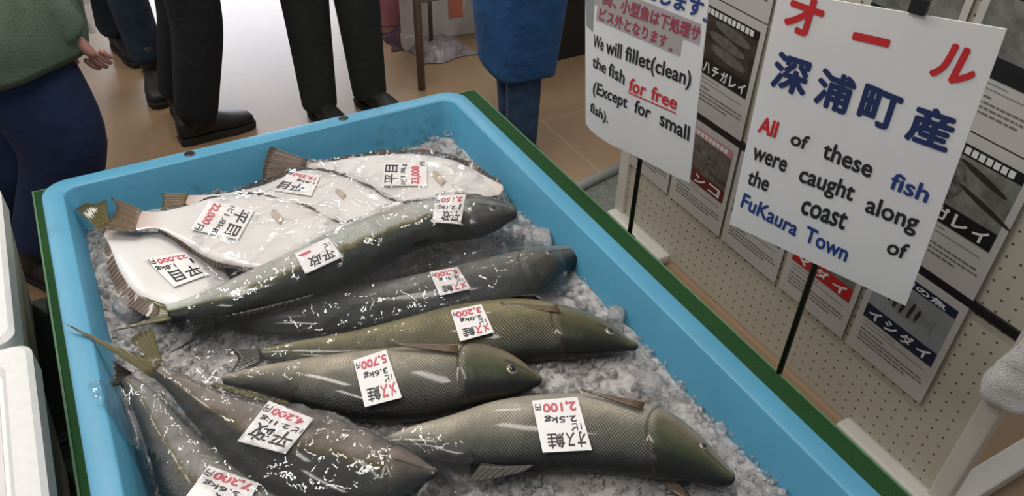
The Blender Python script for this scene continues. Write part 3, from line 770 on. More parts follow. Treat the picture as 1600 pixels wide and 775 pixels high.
card('white price card reading 22000 on the flounder nearest the back left corner', (398, 328), (372, 374), (298, 358), (327, 314), [('平目', .08, .06, .92, .34), ('1ピ', .03, .40, .26, .52), ('1.8kg', .32, .42, .96, .58), ('円', .80, .78, .98, .94)], [('22,000', .04, .70, .76, .90)])
card('price card on the small flounder in the left corner', (327, 428), (272, 448), (226, 404), (288, 394), [('平目', .06, .10, .84, .46), ('1', .02, .52, .08, .70), ('1.8kg', .50, .52, .98, .70), ('円', .84, .78, .98, .95)], [('22,000', .04, .74, .80, .93)])
card('price card under cling film on the large flounder against the back wall', (597, 290), (600, 256), (667, 252), (667, 290), [('平目', .08, .04, .92, .34), ('1ピ', .05, .40, .28, .54), ('1.9kg', .36, .40, .95, .54), ('円', .82, .84, .98, .96)], [('23,000', .06, .64, .80, .86)])
card('price card under cling film on the flounder in the middle of the stack', (486, 306), (427, 297), (454, 265), (500, 276), [('平目', .28, .10, .96, .46), ('1.6kg', .06, .54, .60, .68), ('円', .84, .78, .98, .95)], [('19,200', .08, .74, .80, .93)])
card('card reading kingfish in black under the plastic bag, on the dark kingfish', (446, 709), (371, 689), (420, 626), (490, 654), [('平政', .06, .10, .90, .50), ('1ピ', .02, .52, .22, .66), ('2.1kg', .28, .54, .92, .68), ('円', .84, .76, .97, .92)], [('4,200', .10, .74, .80, .93)], up=0.3)
card('price card reading 7200 under the plastic bag at the bottom edge', (372, 812), (286, 782), (326, 727), (405, 755), [('平政', .06, .10, .60, .44), ('3.6kg', .20, .50, .90, .66), ('円', .84, .74, .97, .92)], [('7,200', .08, .72, .80, .95)], up=0.3)

# ------------------------------------------------------------------ clear films laid over the fish
DV = list(ALLV); DF = list(ALLF)
for v, f in ALLC:
    n = len(DV); DV += v; DF += [tuple(i + n for i in q) for q in f]
DT0 = BVHTree.FromPolygons(DV, DF)
n = len(DV); DV += gt.V; DF += [tuple(i + n for i in q) for q in gt.F]
DT1 = BVHTree.FromPolygons(DV, DF)
def inside(p, poly):
    c = False; j = len(poly) - 1
    for i in range(len(poly)):
        a, b = poly[i], poly[j]
        if (a.y > p.y) != (b.y > p.y) and p.x < (b.x - a.x) * (p.y - a.y) / (b.y - a.y) + a.x: c = not c
        j = i
    return c
def film(name, label, cat, poly_px, z, mat, amp, seed, DT, ymax=9, step=0.0062, relax=14):
    poly = [Pz(x, y, z) for x, y in poly_px]
    x0 = min(p.x for p in poly); x1 = max(p.x for p in poly); y0 = min(p.y for p in poly); y1 = max(p.y for p in poly)
    nx = int((x1 - x0) / step) + 1; ny = int((y1 - y0) / step) + 1
    H = [[0.0] * (nx + 1) for _ in range(ny + 1)]
    for j in range(ny + 1):
        for i in range(nx + 1):
            h = DT.ray_cast(Vector((x0 + i * step, y0 + j * step, 1.2)), Vector((0, 0, -1)))
            H[j][i] = h[0].z if h[0] else ICE
    Z = [r[:] for r in H]
    for it in range(relax):
        N = [r[:] for r in Z]
        for j in range(1, ny):
            for i in range(1, nx):
                N[j][i] = max(H[j][i], (Z[j - 1][i] + Z[j + 1][i] + Z[j][i - 1] + Z[j][i + 1]) / 4)
        Z = N
    idx = {}; V = []; F = []
    def vert(i, j):
        if (i, j) in idx: return idx[(i, j)]
        x = x0 + i * step; y = y0 + j * step
        q = Vector((x * 9 + y * 5, y * 17 - x * 4, seed)); r1 = abs(noise.noise(q)); r2 = abs(noise.noise(q * 2.3 + Vector((5, 1, 0))))
        z = Z[j][i] + 0.0035 + amp * ((1 - r1) ** 5 + 0.6 * (1 - r2) ** 6)
        idx[(i, j)] = len(V); V.append(Vector((x + 0.002 * noise.noise(q * 1.5), y + 0.002 * noise.noise(q * 1.4 + Vector((3, 3, 3))), z))); return idx[(i, j)]
    for j in range(ny):
        for i in range(nx):
            c = Vector((x0 + (i + .5) * step, y0 + (j + .5) * step, 0))
            c += Vector((noise.noise(c * 16) * 0.008, noise.noise(c * 16 + Vector((7, 7, 7))) * 0.008, 0))
            if inside(c, poly) and c.y < ymax: F.append((vert(i, j), vert(i + 1, j), vert(i + 1, j + 1), vert(i, j + 1)))
    ctr = sum((p for p in poly), Vector()) / len(poly)
    return tag(mk(name, V, F, mat, loc=(ctr.x, ctr.y, 0.65)), label, cat)
film('cling_film', 'crinkled clear cling film over the flounders, kingfish and upper salmon', 'plastic film',
     [(404, 236), (520, 212), (660, 204), (705, 208), (735, 262), (775, 300), (812, 338), (860, 375), (896, 412), (872, 445), (800, 470), (700, 488), (640, 545), (520, 560), (440, 612), (360, 606), (285, 560), (292, 500), (330, 452), (300, 395), (340, 330), (395, 290)],
     0.69, MAT['wrap'], 0.007, 1.3, DT0, 1.530)
film('plastic_bag', 'clear crinkled plastic bag around the two kingfish at the front left', 'plastic bag',
     [(142, 612), (200, 592), (250, 562), (330, 585), (430, 610), (560, 640), (640, 655), (740, 690), (720, 735), (690, 770), (640, 830), (500, 880), (400, 830), (330, 775), (262, 722), (205, 678), (163, 648)],
     0.70, MAT['bag'], 0.009, 4.1, DT1)

# ------------------------------------------------------------------ hand lettered signs on black sticks
def signplane(px, py):
    b = Pz(px, py, 0.52); v = Vector((-811.877, 2295.906, 0)).normalized()
    nrm = Vector((-v.y, v.x, 0))            # towards the camera side
    if nrm.dot(EYE - b) < 0: nrm = -nrm
    return b, v, nrm
def stick(root, b, nrm, z1):
    p = b - nrm * 0.006
    G().tube([(p.x, p.y, 0.47), (p.x, p.y, z1)], 0.0055, 10).build('stick', MAT['black_metal'], root, smooth=True)
    G().box((p.x + 0.004, p.y, 0.492), (0.014, 0.024, 0.026), b=0.003).build('clamp', MAT['black'], root)
b, v, nrm = signplane(1215, 585)
sg = thing('sign', (b.x, b.y, 0.47), 'large white sign with red and navy letters about fish caught along the coast', 'sign')
stick(sg, b, nrm, 1.21)
p0 = b + nrm * 0.004
q = Quad(*[Pn(*p, p0, nrm) for p in ((1217, -14), (1573, 46), (1415, 478), (1140, 350))])
q.slab('sheet', MAT['paper'], sg, th=0.003)
pt = p0 + nrm * 0.0012
text_px('red_word', [('オ', (1221, 44), (1274, 64), (1238, -14)), ('ー', (1330, 62), (1388, 75), (1334, 49)), ('ル', (1449, 117), (1512, 141), (1476, 62)),
    ('All', (1183, 206), (1211, 216), (1190, 181))], pt, nrm, MAT['ink_red'], sg, 0.035)
text_px('navy_word', [('深', (1201, 135), (1256, 154), (1215, 78)), ('浦', (1268, 160), (1323, 182), (1284, 103)), ('町', (1336, 184), (1394, 209), (1353, 129)), ('産', (1411, 217), (1478, 241), (1430, 158))], pt, nrm, MAT['ink_navy'], sg, 0.035)
text_px('blue_word', [('fish', (1388, 294), (1447, 318), (1397, 268)), ('FuKaura', (1156, 323), (1242, 370), (1163, 301)), ('Town', (1255, 376), (1321, 410), (1262, 352))], pt, nrm, MAT['ink_blue'], sg, 0.022)
text_px('black_word', [('of', (1233, 225), (1259, 235), (1240, 204)), ('these', (1283, 246), (1359, 279), (1291, 219)), ('were', (1174, 248), (1226, 270), (1179, 230)), ('caught', (1244, 291), (1328, 323), (1254, 257)),
    ('along', (1348, 339), (1428, 371), (1358, 304)), ('the', (1166, 287), (1198, 300), (1173, 263)), ('coast', (1249, 333), (1318, 360), (1257, 308)), ('of', (1383, 395), (1413, 406), (1392, 372))], pt, nrm, MAT['ink'], sg, 0.022)
cp = Pn(1437, 8, p0, nrm)
rm = Matrix.Rotation(math.atan2(v.y, v.x), 4, 'Z')
cl = G().box(cp, (0.022, 0.014, 0.022), m=rm, b=0.002).build('binder_clip', MAT['black'], sg)
G().box(cp + Vector((0, 0, 0.014)), (0.012, 0.010, 0.010), m=rm, b=0.002).build('clip_handle', MAT['gold'], cl)
b, v, nrm = signplane(982, 362)
sg = thing('sign', (b.x, b.y, 0.47), 'white sign on a black stick offering free fish filleting, with grey taped lines', 'sign')
stick(sg, b, nrm, 1.17)
p0 = b + nrm * 0.004
q = Quad(*[Pn(*p, p0, nrm) for p in ((914, -60), (1112, -42), (1077, 286), (915, 212))])
q.slab('sheet', MAT['paper'], sg, th=0.003, outline=[(0, 0), (1, 0), (1, 1), (0.86, 1.0), (0.62, 0.99), (0.42, 0.985), (0.26, 0.985), (0.13, 0.97), (0.05, 0.95), (0.0, 0.92)])
def px_quad(name, pts, off, mat, parent): mk(name, [Pn(*p, p0 + nrm * off, nrm) for p in pts], [(0, 1, 2, 3)], mat, parent, smooth=False)
px_quad('tape_strip', [(929, 7), (1093, 71), (1096, 38), (932, -28)], 0.0005, MAT['tape'], sg)
px_quad('tape_strip', [(931, 31), (1062, 88), (1066, 60), (934, 7)], 0.0009, MAT['tape'], sg)
px_quad('laminate_edge', [(916, 40), (926, 50), (930, -30), (912, -40)], 0.0007, MAT['film'], sg)
pt = p0 + nrm * 0.0014
text_px('navy_word', [('たします', (1004, -4), (1094, 29), (1010, -31)), ('。', (1097, 33), (1104, 36), (1098, 27))], pt, nrm, MAT['ink_blue'], sg, 0.035)
text_px('maroon_word', [('小型魚は下処理サ', (968, 19), (1091, 66), (972, -4)), ('尚、', (941, 7), (962, 15), (944, -14)), ('ビス外となります', (935, 31), (1040, 76), (938, 11)), ('。', (1044, 79), (1050, 81), (1045, 74))], pt, nrm, MAT['ink_maroon'], sg, 0.025)
text_px('black_word', [('We', (926, 73), (942, 80), (928, 53)), ('will', (946, 83), (970, 93), (948, 60)), ('fillet(clean)', (975, 101), (1077, 143), (978, 71)), ('the', (925, 104), (946, 116), (927, 86)), ('fish', (950, 118), (975, 133), (952, 97)),
    ('(Except', (925, 150), (978, 175), (928, 126)), ('for', (990, 175), (1015, 187), (993, 155)), ('small', (1030, 195), (1076, 221), (1032, 172)), ('fish).', (921, 178), (949, 197), (923, 159))], pt, nrm, MAT['ink'], sg, 0.020)
text_px('red_word', [('for', (981, 142), (1007, 152), (985, 121)), ('free', (1016, 155), (1056, 172), (1019, 134))], pt, nrm, MAT['ink_red'], sg, 0.020)
px_quad('underline', [(981, 145), (1056, 178), (1056, 176), (981, 143)], 0.0014, MAT['ink_red'], sg)

# ------------------------------------------------------------------ pegboard partition with posters
PX = 1.42
pl_ = Pz(972, 340, 0.0)
YL = 1.735; YR = Px(1505, 712, PX).y
pb = thing('pegboard_partition', (PX, (YL + YR) / 2, 0), 'cream pegboard partition with white frame standing behind the signs', 'partition')
G().box((PX + 0.006, (YL + YR) / 2, 0.915), (0.008, YL - YR, 1.79)).build('pegboard', MAT['peg'], pb)
for y in (YL, YR): G().box((PX + 0.006, y, 0.93), (0.034, 0.045, 1.86), b=0.005).build('post', MAT['white_frame'], pb)
G().box((PX + 0.006, (YL + YR) / 2, 1.82), (0.03, YL - YR, 0.035), b=0.004).build('top_rail', MAT['white_frame'], pb)
G().box((PX - 0.001, (YL + YR) / 2, 1.62 - 0.760 * PX), (0.008, YL - YR - 0.05, 0.020)).build('black_joint_strip', MAT['print_black'], pb)
for y0, y1 in ((1.46, YL + 0.02), (YR - 0.02, 0.73)):
    G().box((PX - 0.02, (y0 + y1) / 2, 0.02), (0.05, y1 - y0, 0.035), b=0.012).build('base_rail', MAT['white_frame'], pb)
G().box((PX + 0.22, YR - 0.015, 0.022), (0.44, 0.06, 0.042), b=0.006).build('foot', MAT['white_frame'], pb)
G().box((PX + 0.22, YL, 0.022), (0.44, 0.05, 0.042), b=0.006).build('foot', MAT['white_frame'], pb)
cols = [(0.567, 0.412), (0.731, 0.577), (0.893, 0.741), (1.062, 0.900), (1.224, 1.070)]
rows = [(-0.767, -0.974), (-0.530, -0.752), (-0.322, -0.527), (-0.100, -0.315)]
def poster(label, c, r, picture, head, headmat, title, titlemat, sheet='poster', fish=None, hide=0, titlepos=None):
    ya, yb = cols[c][0] * PX, cols[c][1] * PX; zt, zb = 1.62 + rows[r][0] * PX, 1.62 + rows[r][1] * PX
    x = PX - 0.0055 - 0.0006 * r
    q = Quad((x, ya, zt), (x, yb, zt), (x, yb, zb), (x, ya, zb))
    ro = thing('poster', (x, (ya + yb) / 2, zb), label, 'poster')
    q.slab('sheet', MAT[sheet], ro, th=0.0012)
    ph = q.rects('photo', [(.07, .07, .93, .52)], MAT[picture], ro, 0.0006)
    if head is not None:
        q.rects('heading_band', [(.07, .07, .93, .145)], headmat, ro, 0.0010)
        if head: q.texts('heading', [(head, .10, .082, .82, .135)], MAT['ink_white'], ro, 0.0014, 0.03)
        else: q.rects('heading', [(.09 + .07 * k, .085, .145 + .07 * k, .132) for k in range(11)], MAT['ink_white'], ro, 0.0014)
    q.rects('title_band', [(.07, .50, .93, .635)], titlemat, ro, 0.0012)
    if title:
        u0, u1 = titlepos or (.10, .90)
        n = len(title); wd = (u1 - u0) / n
        q.texts('title', [(ch, u0 + k * wd + wd * .12, .52, u0 + (k + 1) * wd - wd * .12, .615) for k, ch in enumerate(title)], MAT['ink_white'], ro, 0.0017, 0.03)
    rg = random.Random(c * 7 + r); rs = []
    for k, (v0, ln) in enumerate([(.665, .40), (.70, .78), (.745, .25), (.785, .80), (.82, .82), (.855, .60)]):
        if k in (0, 1): rs.append((.10, v0, .10 + ln, v0 + .005)); continue
        u = .10
        while u < .10 + ln:
            w_ = rg.uniform(.02, .07); rs.append((u, v0, min(u + w_, .93), v0 + .013)); u += w_ + .012
    q.rects('small_print', rs, MAT['ink_grey'], ro, 0.0008)
    if fish: fish(q, ph)
    return q
def ellq(q, parent, name, cu, cv, ru, rv, ang, mat, e, sq=1.0, n=22):
    V = []
    for k in range(n):
        t = 2 * math.pi * k / n; a = ru * math.cos(t); b_ = rv * math.copysign(abs(math.sin(t)) ** sq, math.sin(t))
        V.append(q.P(cu + a * math.cos(ang) - b_ * math.sin(ang), cv + (a * math.sin(ang) + b_ * math.cos(ang)) * 0.72, e))
    return mk(name, V, [tuple(range(n))[::-1]], mat, parent, smooth=False)
def f_three(q, ph):
    for k in range(3): ellq(q, ph, 'printed_fish', .55 - .06 * (k % 2), .20 + .10 * k, .30, .062, .12, MAT['pfish'], 0.0011)
def f_stripe(q, ph):
    ellq(q, ph, 'printed_fish', .46, .32, .24, .125, 0.05, MAT['pbody'], 0.0009)
    V = [q.P(.68, .33, .0010), q.P(.80, .25, .0010), q.P(.77, .33, .0010), q.P(.80, .42, .0010)]
    mk('printed_tail', V, [(3, 2, 1, 0)], MAT['pbody'], ph, smooth=False)
    for k, (u, h) in enumerate([(.27, .06), (.345, .10), (.43, .122), (.52, .118), (.60, .085)]):
        ellq(q, ph, 'printed_stripe', u, .32, .020, h, 0.15, MAT['pstripe'], 0.0012)
def f_diamond(q, ph):
    ellq(q, ph, 'printed_fish', .36, .30, .20, .13, 1.2, MAT['pfish2'], 0.0009, 1.4)
    for a, b_, c_, d in ((.62, .22, .26, .03), (.72, .38, .30, .025), (.20, .42, .22, .025)):
        ellq(q, ph, 'printed_fish', a, b_, c_, d, 0.25, MAT['pstripe'], 0.0012)
def f_bands(q, ph):
    for k in range(4): ellq(q, ph, 'printed_fish', .5, .19 + .085 * k, .38, .035, 0.12, MAT['pfish2'], 0.0010)
poster('laminated poster of a striped fish with a navy title band, lowest at the right', 0, 0, 'photo_pale', '今旬の魚', MAT['print_navy'], 'イシダイ', MAT['print_navy'], fish=f_stripe)
poster('poster with a red title band half hidden below the coast sign', 1, 0, 'photo_grey', '', MAT['print_red'], 'マダイ', MAT['print_red'])
poster('poster whose lower text shows just left below the coast sign', 2, 0, 'photo_brown', '', MAT['print_black'], None, MAT['print_black'])
poster('poster with a maroon title band and pink heading, right of the filleting sign', 3, 0, 'photo_brown', '', MAT['print_pink'], 'ドンコ', MAT['print_maroon'], fish=f_bands)
poster('poster whose bottom edge shows below the filleting sign near the left post', 4, 0, 'photo_grey', '', MAT['print_black'], None, MAT['print_black'])
poster('grey poster of a flatfish on stones, right edge, beside the coast sign', 0, 1, 'photo_grey', '', MAT['print_black'], 'タガレイ', MAT['print_black'], fish=f_diamond)
poster('dark poster of three flatfish with a black title band between the two signs', 3, 1, 'photo_dark', '', MAT['print_black'], 'ウハチガレイ', MAT['print_black'], fish=f_three, titlepos=(.04, .92))
poster('poster with black title band at the right edge above the flatfish poster', 0, 2, 'photo_grey', '', MAT['print_black'], 'ク', MAT['print_black'], titlepos=(.12, .34))
poster('poster with only its small print showing above the coast sign left corner', 3, 2, 'photo_grey', '', MAT['print_black'], None, MAT['print_black'])
poster('poster seen along the top edge behind the binder clip', 1, 2, 'photo_grey', '', MAT['print_black'], None, MAT['print_black'])

# ------------------------------------------------------------------ towel over the right post
tc = Px(1574, 540, PX - 0.045)
V = []; F = []; nu_, nv_ = 26, 30
yc, zb = tc.y - 0.034, Px(1562, 640, PX - 0.045).z
rings = []
for i in range(nv_):
    f = i / (nv_ - 1); z = zb + 0.42 * f
    hw = 0.058 * (1 - (1 - min(1, f / 0.14)) ** 2 * 0.75) ; th = 0.030 * (1 - (1 - min(1, f / 0.10)) ** 2 * 0.85)
    rg = []
    for k in range(nu_):
        t = 2 * math.pi * k / nu_
        cx, sx = math.cos(t), math.sin(t)
        p = Vector((PX - 0.045 + th * math.copysign(abs(cx) ** .7, cx), yc + hw * math.copysign(abs(sx) ** .7, sx), z))
        p.y -= 0.105 * f; p.x += 0.006 * math.sin(p.y * 60 + z * 6); p += Vector((noise.noise(p * 30), noise.noise(p * 30 + Vector((4, 4, 4))), 0)) * 0.006
        rg.append(p)
    rings.append(rg)
G().tube([(PX + 0.006, YR, zb + 0.395), (PX - 0.045, YR - 0.03, zb + 0.395), (PX - 0.045, yc - 0.20, zb + 0.395)], 0.009, 10).build('towel_rail', MAT['white_frame'], pb, smooth=True)
tag(G().loft(rings).build('towel', MAT['towel'], loc=(PX - 0.045, yc, zb), smooth=True), 'white fluffy towel hanging at the right edge over the partition post', 'towel')

# ------------------------------------------------------------------ left foam boxes and crates
def foam_box(label, x1, wx, y0, y1, zt, h):
    xc = x1 - wx / 2; yc = (y0 + y1) / 2
    r = thing('foam_box', (xc, yc, zt - h), label, 'foam box')
    rings = []
    for ins, z, rr in ((0.030, zt - h, 0.02), (0.0, zt - 0.055, 0.025)):
        rings.append(rrect(x1 - wx + ins, x1 - ins, y0 + ins, y1 - ins, rr, z))
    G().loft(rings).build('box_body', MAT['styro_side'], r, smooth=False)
    rings = [rrect(x1 - wx - .004 + i, x1 + .004 - i, y0 - .004 + i, y1 + .004 - i, 0.028, z) for i, z in ((0, zt - 0.055), (0, zt - 0.008), (0.008, zt), (0.040, zt), (0.048, zt - 0.010), (0.10, zt - 0.011))]
    lid = G().loft(rings).build('lid', MAT['styro'], r, smooth=False)
    G().box((xc, yc, zt - 0.0095), (wx - 0.10, y1 - y0 - 0.10, 0.004)).build('lid_panel', MAT['styro_in'], lid)
foam_box('white foam box with rimmed lid nearest the camera, at the lower left edge', -0.238, 0.42, 0.60, 1.245, 0.62, 0.30)
foam_box('white foam box behind the nearest one, beside the legs in navy trousers', -0.262, 0.42, 1.275, 1.80, 0.615, 0.30)
def crate(label, c, d, mat, n=4):
    r = thing('crate', (c[0], c[1], c[2] - d[2] / 2), label, 'crate')
    G().box(c, (d[0] - .03, d[1] - .03, d[2] - .002), b=0.006).build('crate_body', mat, r)
    G().box((c[0], c[1], c[2] + d[2] / 2 - 0.02), (d[0], d[1], 0.036), b=0.006).build('rim', mat, r)
    for k in range(n):
        y = c[1] - d[1] / 2 + d[1] * (k + .5) / n
        G().box((c[0] + d[0] / 2 - 0.012, y, c[2] - 0.02), (0.02, 0.018, d[2] - 0.06), b=0.003).build('rib', mat, r)
crate('dark green crate under the nearest foam box', (-0.440, 0.93, 0.159), (0.46, 0.70, 0.318), MAT['crate_green'])
crate('dark green crate under the second foam box', (-0.462, 1.53, 0.157), (0.44, 0.48, 0.314), MAT['crate_green'])
crate('dark blue crate on the floor beside the foam boxes under the table edge', (-0.130, 1.60, 0.11), (0.20, 0.34, 0.22), MAT['crate_blue'])

# ------------------------------------------------------------------ background things
st = thing('steel_stand', Pz(655, 130, 0.0), 'dull steel folding stand leg behind the back right corner of the tub', 'stand')
p = Pd(655, 60, 2.9); 
G().tube([(p.x, 2.9, 0.0), (p.x - 0.01, 2.9, 1.0)], 0.017, 12).build('post', MAT['steel'], st, smooth=True)
p2 = Pd(672, 20, 3.25)
G().tube([(p2.x, 3.25, 0.0), (p2.x, 3.25, 1.0)], 0.010, 12).build('rear_post', MAT['steel'], st, smooth=True)
q1 = Pd(655, 1, 2.9)
G().box((p.x + 0.12, 2.9, q1.z + 0.01), (0.26, 0.03, 0.035), b=0.004).build('crossbar', MAT['steel'], st)
G().tube([(p.x, 2.9, q1.z + 0.01), (p2.x, 3.25, q1.z + 0.01)], 0.012, 10).build('side_bar', MAT['steel'], st, smooth=True)
c = Pz(712, 62, 0.0)
cb = thing('carton', (c.x, c.y + 0.16, 0), 'white carton with a small red mark on the floor beside the blue apron', 'carton')
rz = math.radians(-8)
def tilt(c, d): return Matrix.Rotation(rz, 4, 'Z')
G().box((c.x + 0.01, c.y + 0.17, 0.17), (0.29, 0.26, 0.34), rz=rz, b=0.006).build('box', MAT['carton'], cb)
G().box((c.x + 0.02, c.y + 0.036, 0.14), (0.07, 0.004, 0.09), rz=rz).build('red_mark', plain('orange_red_mark', (0.62, 0.20, 0.13), 0.5), cb)
for sx in (-1, 1): G().box((c.x + 0.01 + sx * 0.073, c.y + 0.17, 0.342), (0.144, 0.26, 0.004), rz=rz).build('flap', MAT['carton'], cb)
c = Pz(622, 46, 0.0)
pk = thing('bucket', (c.x, c.y + 0.10, 0), 'pink plastic bucket on the floor behind the steel stand', 'bucket')
G().loft([[Vector((c.x + r * math.cos(k * math.pi / 14), c.y + 0.14 + r * math.sin(k * math.pi / 14), z)) for k in range(28)] for r, z in ((0.10, 0.0), (0.105, 0.01), (0.13, 0.27), (0.14, 0.272), (0.14, 0.29), (0.125, 0.29), (0.10, 0.05))]).build('bucket_body', MAT['pink'], pk, smooth=True)
G().tube([Vector((c.x + 0.135 * math.cos(t * math.pi / 12), c.y + 0.14 - 0.03 * math.sin(t * math.pi / 12), 0.28 - 0.10 * math.sin(t * math.pi / 12))) for t in range(13)], 0.004, 8).build('handle', MAT['carton'], pk, smooth=True)
c = Pd(640, 38, 3.30)
bx = thing('white_panel', (c.x, 3.3, c.z), 'white board leaning between the pink bucket and the steel stand', 'board')
G().box((c.x + 0.01, 3.30, 0.31), (0.10, 0.03, 0.48), b=0.004).build('board', MAT['carton'], bx)
G().box((c.x + 0.01, 3.30, 0.035), (0.10, 0.05, 0.07), b=0.004).build('foot', MAT['carton'], bx)
c = Pz(884, 92, 0.0)
bn = thing('storage_bin', (c.x, c.y + 0.2, 0), 'black storage bin with grey lid on the floor behind the filleting sign', 'bin')
G().loft([rrect(c.x - 0.20 - e_, c.x + 0.36 + e_, c.y - e_, c.y + 0.36 + e_, 0.03, z) for e_, z in ((0.0, 0.0), (0.02, 0.30))]).build('bin_body', MAT['black'], bn)
G().loft([rrect(c.x - 0.235, c.x + 0.395, c.y - 0.035, c.y + 0.395, 0.03, z) for z in (0.30, 0.335)] + [rrect(c.x - 0.215, c.x + 0.375, c.y - 0.015, c.y + 0.375, 0.03, 0.345)]).build('lid', MAT['grey_lid'], bn)
def scrap(name, label, cat, px, py, w_, d_, h_, mat, seed):
    c = Pz(px, py, 0.0); V = []; F = []; n = 14
    for j in range(n):
        for i in range(n):
            a, b_ = i / (n - 1) - .5, j / (n - 1) - .5
            rr = max(0, 1 - (4 * (a * a + b_ * b_)) ** 1.5)
            z = 0.004 + h_ * rr * (0.55 + 0.6 * abs(noise.noise(Vector((a * 5, b_ * 5, seed)))))
            k = 1 + 0.3 * noise.noise(Vector((a * 3, b_ * 3, seed + 9)))
            V.append(Vector((c.x + a * w_ * k, c.y + b_ * d_ * k, z)))
    for j in range(n - 1):
        for i in range(n - 1): q_ = j * n + i; F.append((q_, q_ + 1, q_ + n + 1, q_ + n))
    m = len(V); V += [Vector((v_.x, v_.y, 0.001)) for v_ in V]; F += [tuple(k + m for k in f)[::-1] for f in F]
    tag(mk(name, V, F, mat, loc=(c.x, c.y, 0), smooth=False), label, cat)
scrap('crumpled_plastic', 'crumpled grey plastic sheet on the floor right of the steel stand', 'litter', 684, 76, 0.26, 0.26, 0.06, MAT['scrap'], 1)
scrap('cloth_heap', 'dark purple cloth heap on the floor by the pink bucket', 'cloth', 636, 60, 0.22, 0.20, 0.07, MAT['scrap_dark'], 2)
scrap('cloth_heap', 'black bundle on the floor beside the white carton', 'cloth', 668, 50, 0.16, 0.18, 0.09, MAT['black_cloth'], 3)
a_, b_ = Pz(884, 302, 0.02), Pz(966, 262, 0.02)
ml = thing('floor_sheet', Pz(930, 300, 0), 'thin grey sheet and a tube on the floor left of the partition post', 'mat')
dv = (b_ - a_).normalized(); sd = Vector((dv.y, -dv.x, 0)) * 0.34
G().add([a_ + Vector((0, 0, -0.012)), b_ + Vector((0, 0, -0.012)), b_ + sd + Vector((0, 0, -0.012)), a_ + sd + Vector((0, 0, -0.012)), a_ + Vector((0, 0, -0.019)), b_ + Vector((0, 0, -0.019)), b_ + sd + Vector((0, 0, -0.019)), a_ + sd + Vector((0, 0, -0.019))],
        [(0, 3, 2, 1), (4, 5, 6, 7), (0, 1, 5, 4), (1, 2, 6, 5), (2, 3, 7, 6), (3, 0, 4, 7)]).build('mat', MAT['grey_sheet'], ml)  # thin dark grey-green slab just above the floor, beside the tube
G().tube([a_ - dv * 0.3, b_ + dv * 0.1], 0.019, 12).build('floor_tube', MAT['grey_lid'], ml, smooth=True)

# ------------------------------------------------------------------ people
def skin(chains, sub=1):
    """chains: list of lists of (point, radius); points that coincide are welded. One closed surface via the Skin modifier"""
    verts = []; rad = []; edges = []; key = {}
    def vid(p, r):
        k = (round(p[0], 4), round(p[1], 4), round(p[2], 4))
        if k not in key: key[k] = len(verts); verts.append(tuple(p)); rad.append(r)
        return key[k]
    for ch in chains:
        last = None
        for p, r in ch:
            i = vid(p, r)
            if last is not None and last != i: edges.append((last, i))
            last = i
    me = bpy.data.meshes.new('sk'); me.from_pydata(verts, edges, [])
    o = bpy.data.objects.new('sk', me); COL.objects.link(o)
    m = o.modifiers.new('s', 'SKIN'); m.use_smooth_shade = True
    for i, r in enumerate(rad):
        sv = me.skin_vertices[0].data[i]
        sv.radius = r if isinstance(r, tuple) else (r, r); sv.use_root = (i == 0)
    s_ = o.modifiers.new('u', 'SUBSURF'); s_.levels = sub; s_.render_levels = sub
    bpy.context.view_layer.update()
    e = bpy.data.meshes.new_from_object(o.evaluated_get(bpy.context.evaluated_depsgraph_get()))
    V = [v.co.copy() for v in e.vertices]; F = [tuple(p.vertices) for p in e.polygons]
    bpy.data.objects.remove(o); bpy.data.meshes.remove(me); bpy.data.meshes.remove(e)
    return V, F
def hand(g, wrist, dirv, palm_n, side, sz=1.0):
    """palm, four fingers of different length with a bend, and a thumb from the palm's side"""
    d = dirv.normalized(); s_ = d.cross(palm_n).normalized() * side; n_ = palm_n.normalized()
    W = Vector(wrist)
    V, F = skin([[(W, 0.026 * sz), (W + d * 0.035 * sz, (0.034 * sz, 0.020 * sz)), (W + d * 0.085 * sz, (0.038 * sz, 0.018 * sz))]], 2); g.add(V, F)
    for k, (off, ln) in enumerate(((0.029, 0.070), (0.010, 0.080), (-0.010, 0.074), (-0.028, 0.058))):
        a = W + d * 0.075 * sz + s_ * off * sz
        b_ = a + d * ln * 0.5 * sz + n_ * 0.006 * sz; c_ = b_ + (d * 0.85 + n_ * 0.5).normalized() * ln * 0.32 * sz; e_ = c_ + (d * 0.55 + n_ * 0.8).normalized() * ln * 0.26 * sz
        V, F = skin([[(a, 0.0100 * sz), (b_, 0.0092 * sz), (c_, 0.0082 * sz), (e_, 0.0066 * sz)]], 2); g.add(V, F)
    a = W + d * 0.030 * sz + s_ * 0.022 * sz
    b_ = a + (d * 0.6 + s_ * 0.75 + n_ * 0.2).normalized() * 0.042 * sz; c_ = b_ + (d * 0.9 + s_ * 0.3 + n_ * 0.3).normalized() * 0.032 * sz
    V, F = skin([[(a, 0.0135 * sz), (b_, 0.011 * sz), (c_, 0.008 * sz)]], 2); g.add(V, F)
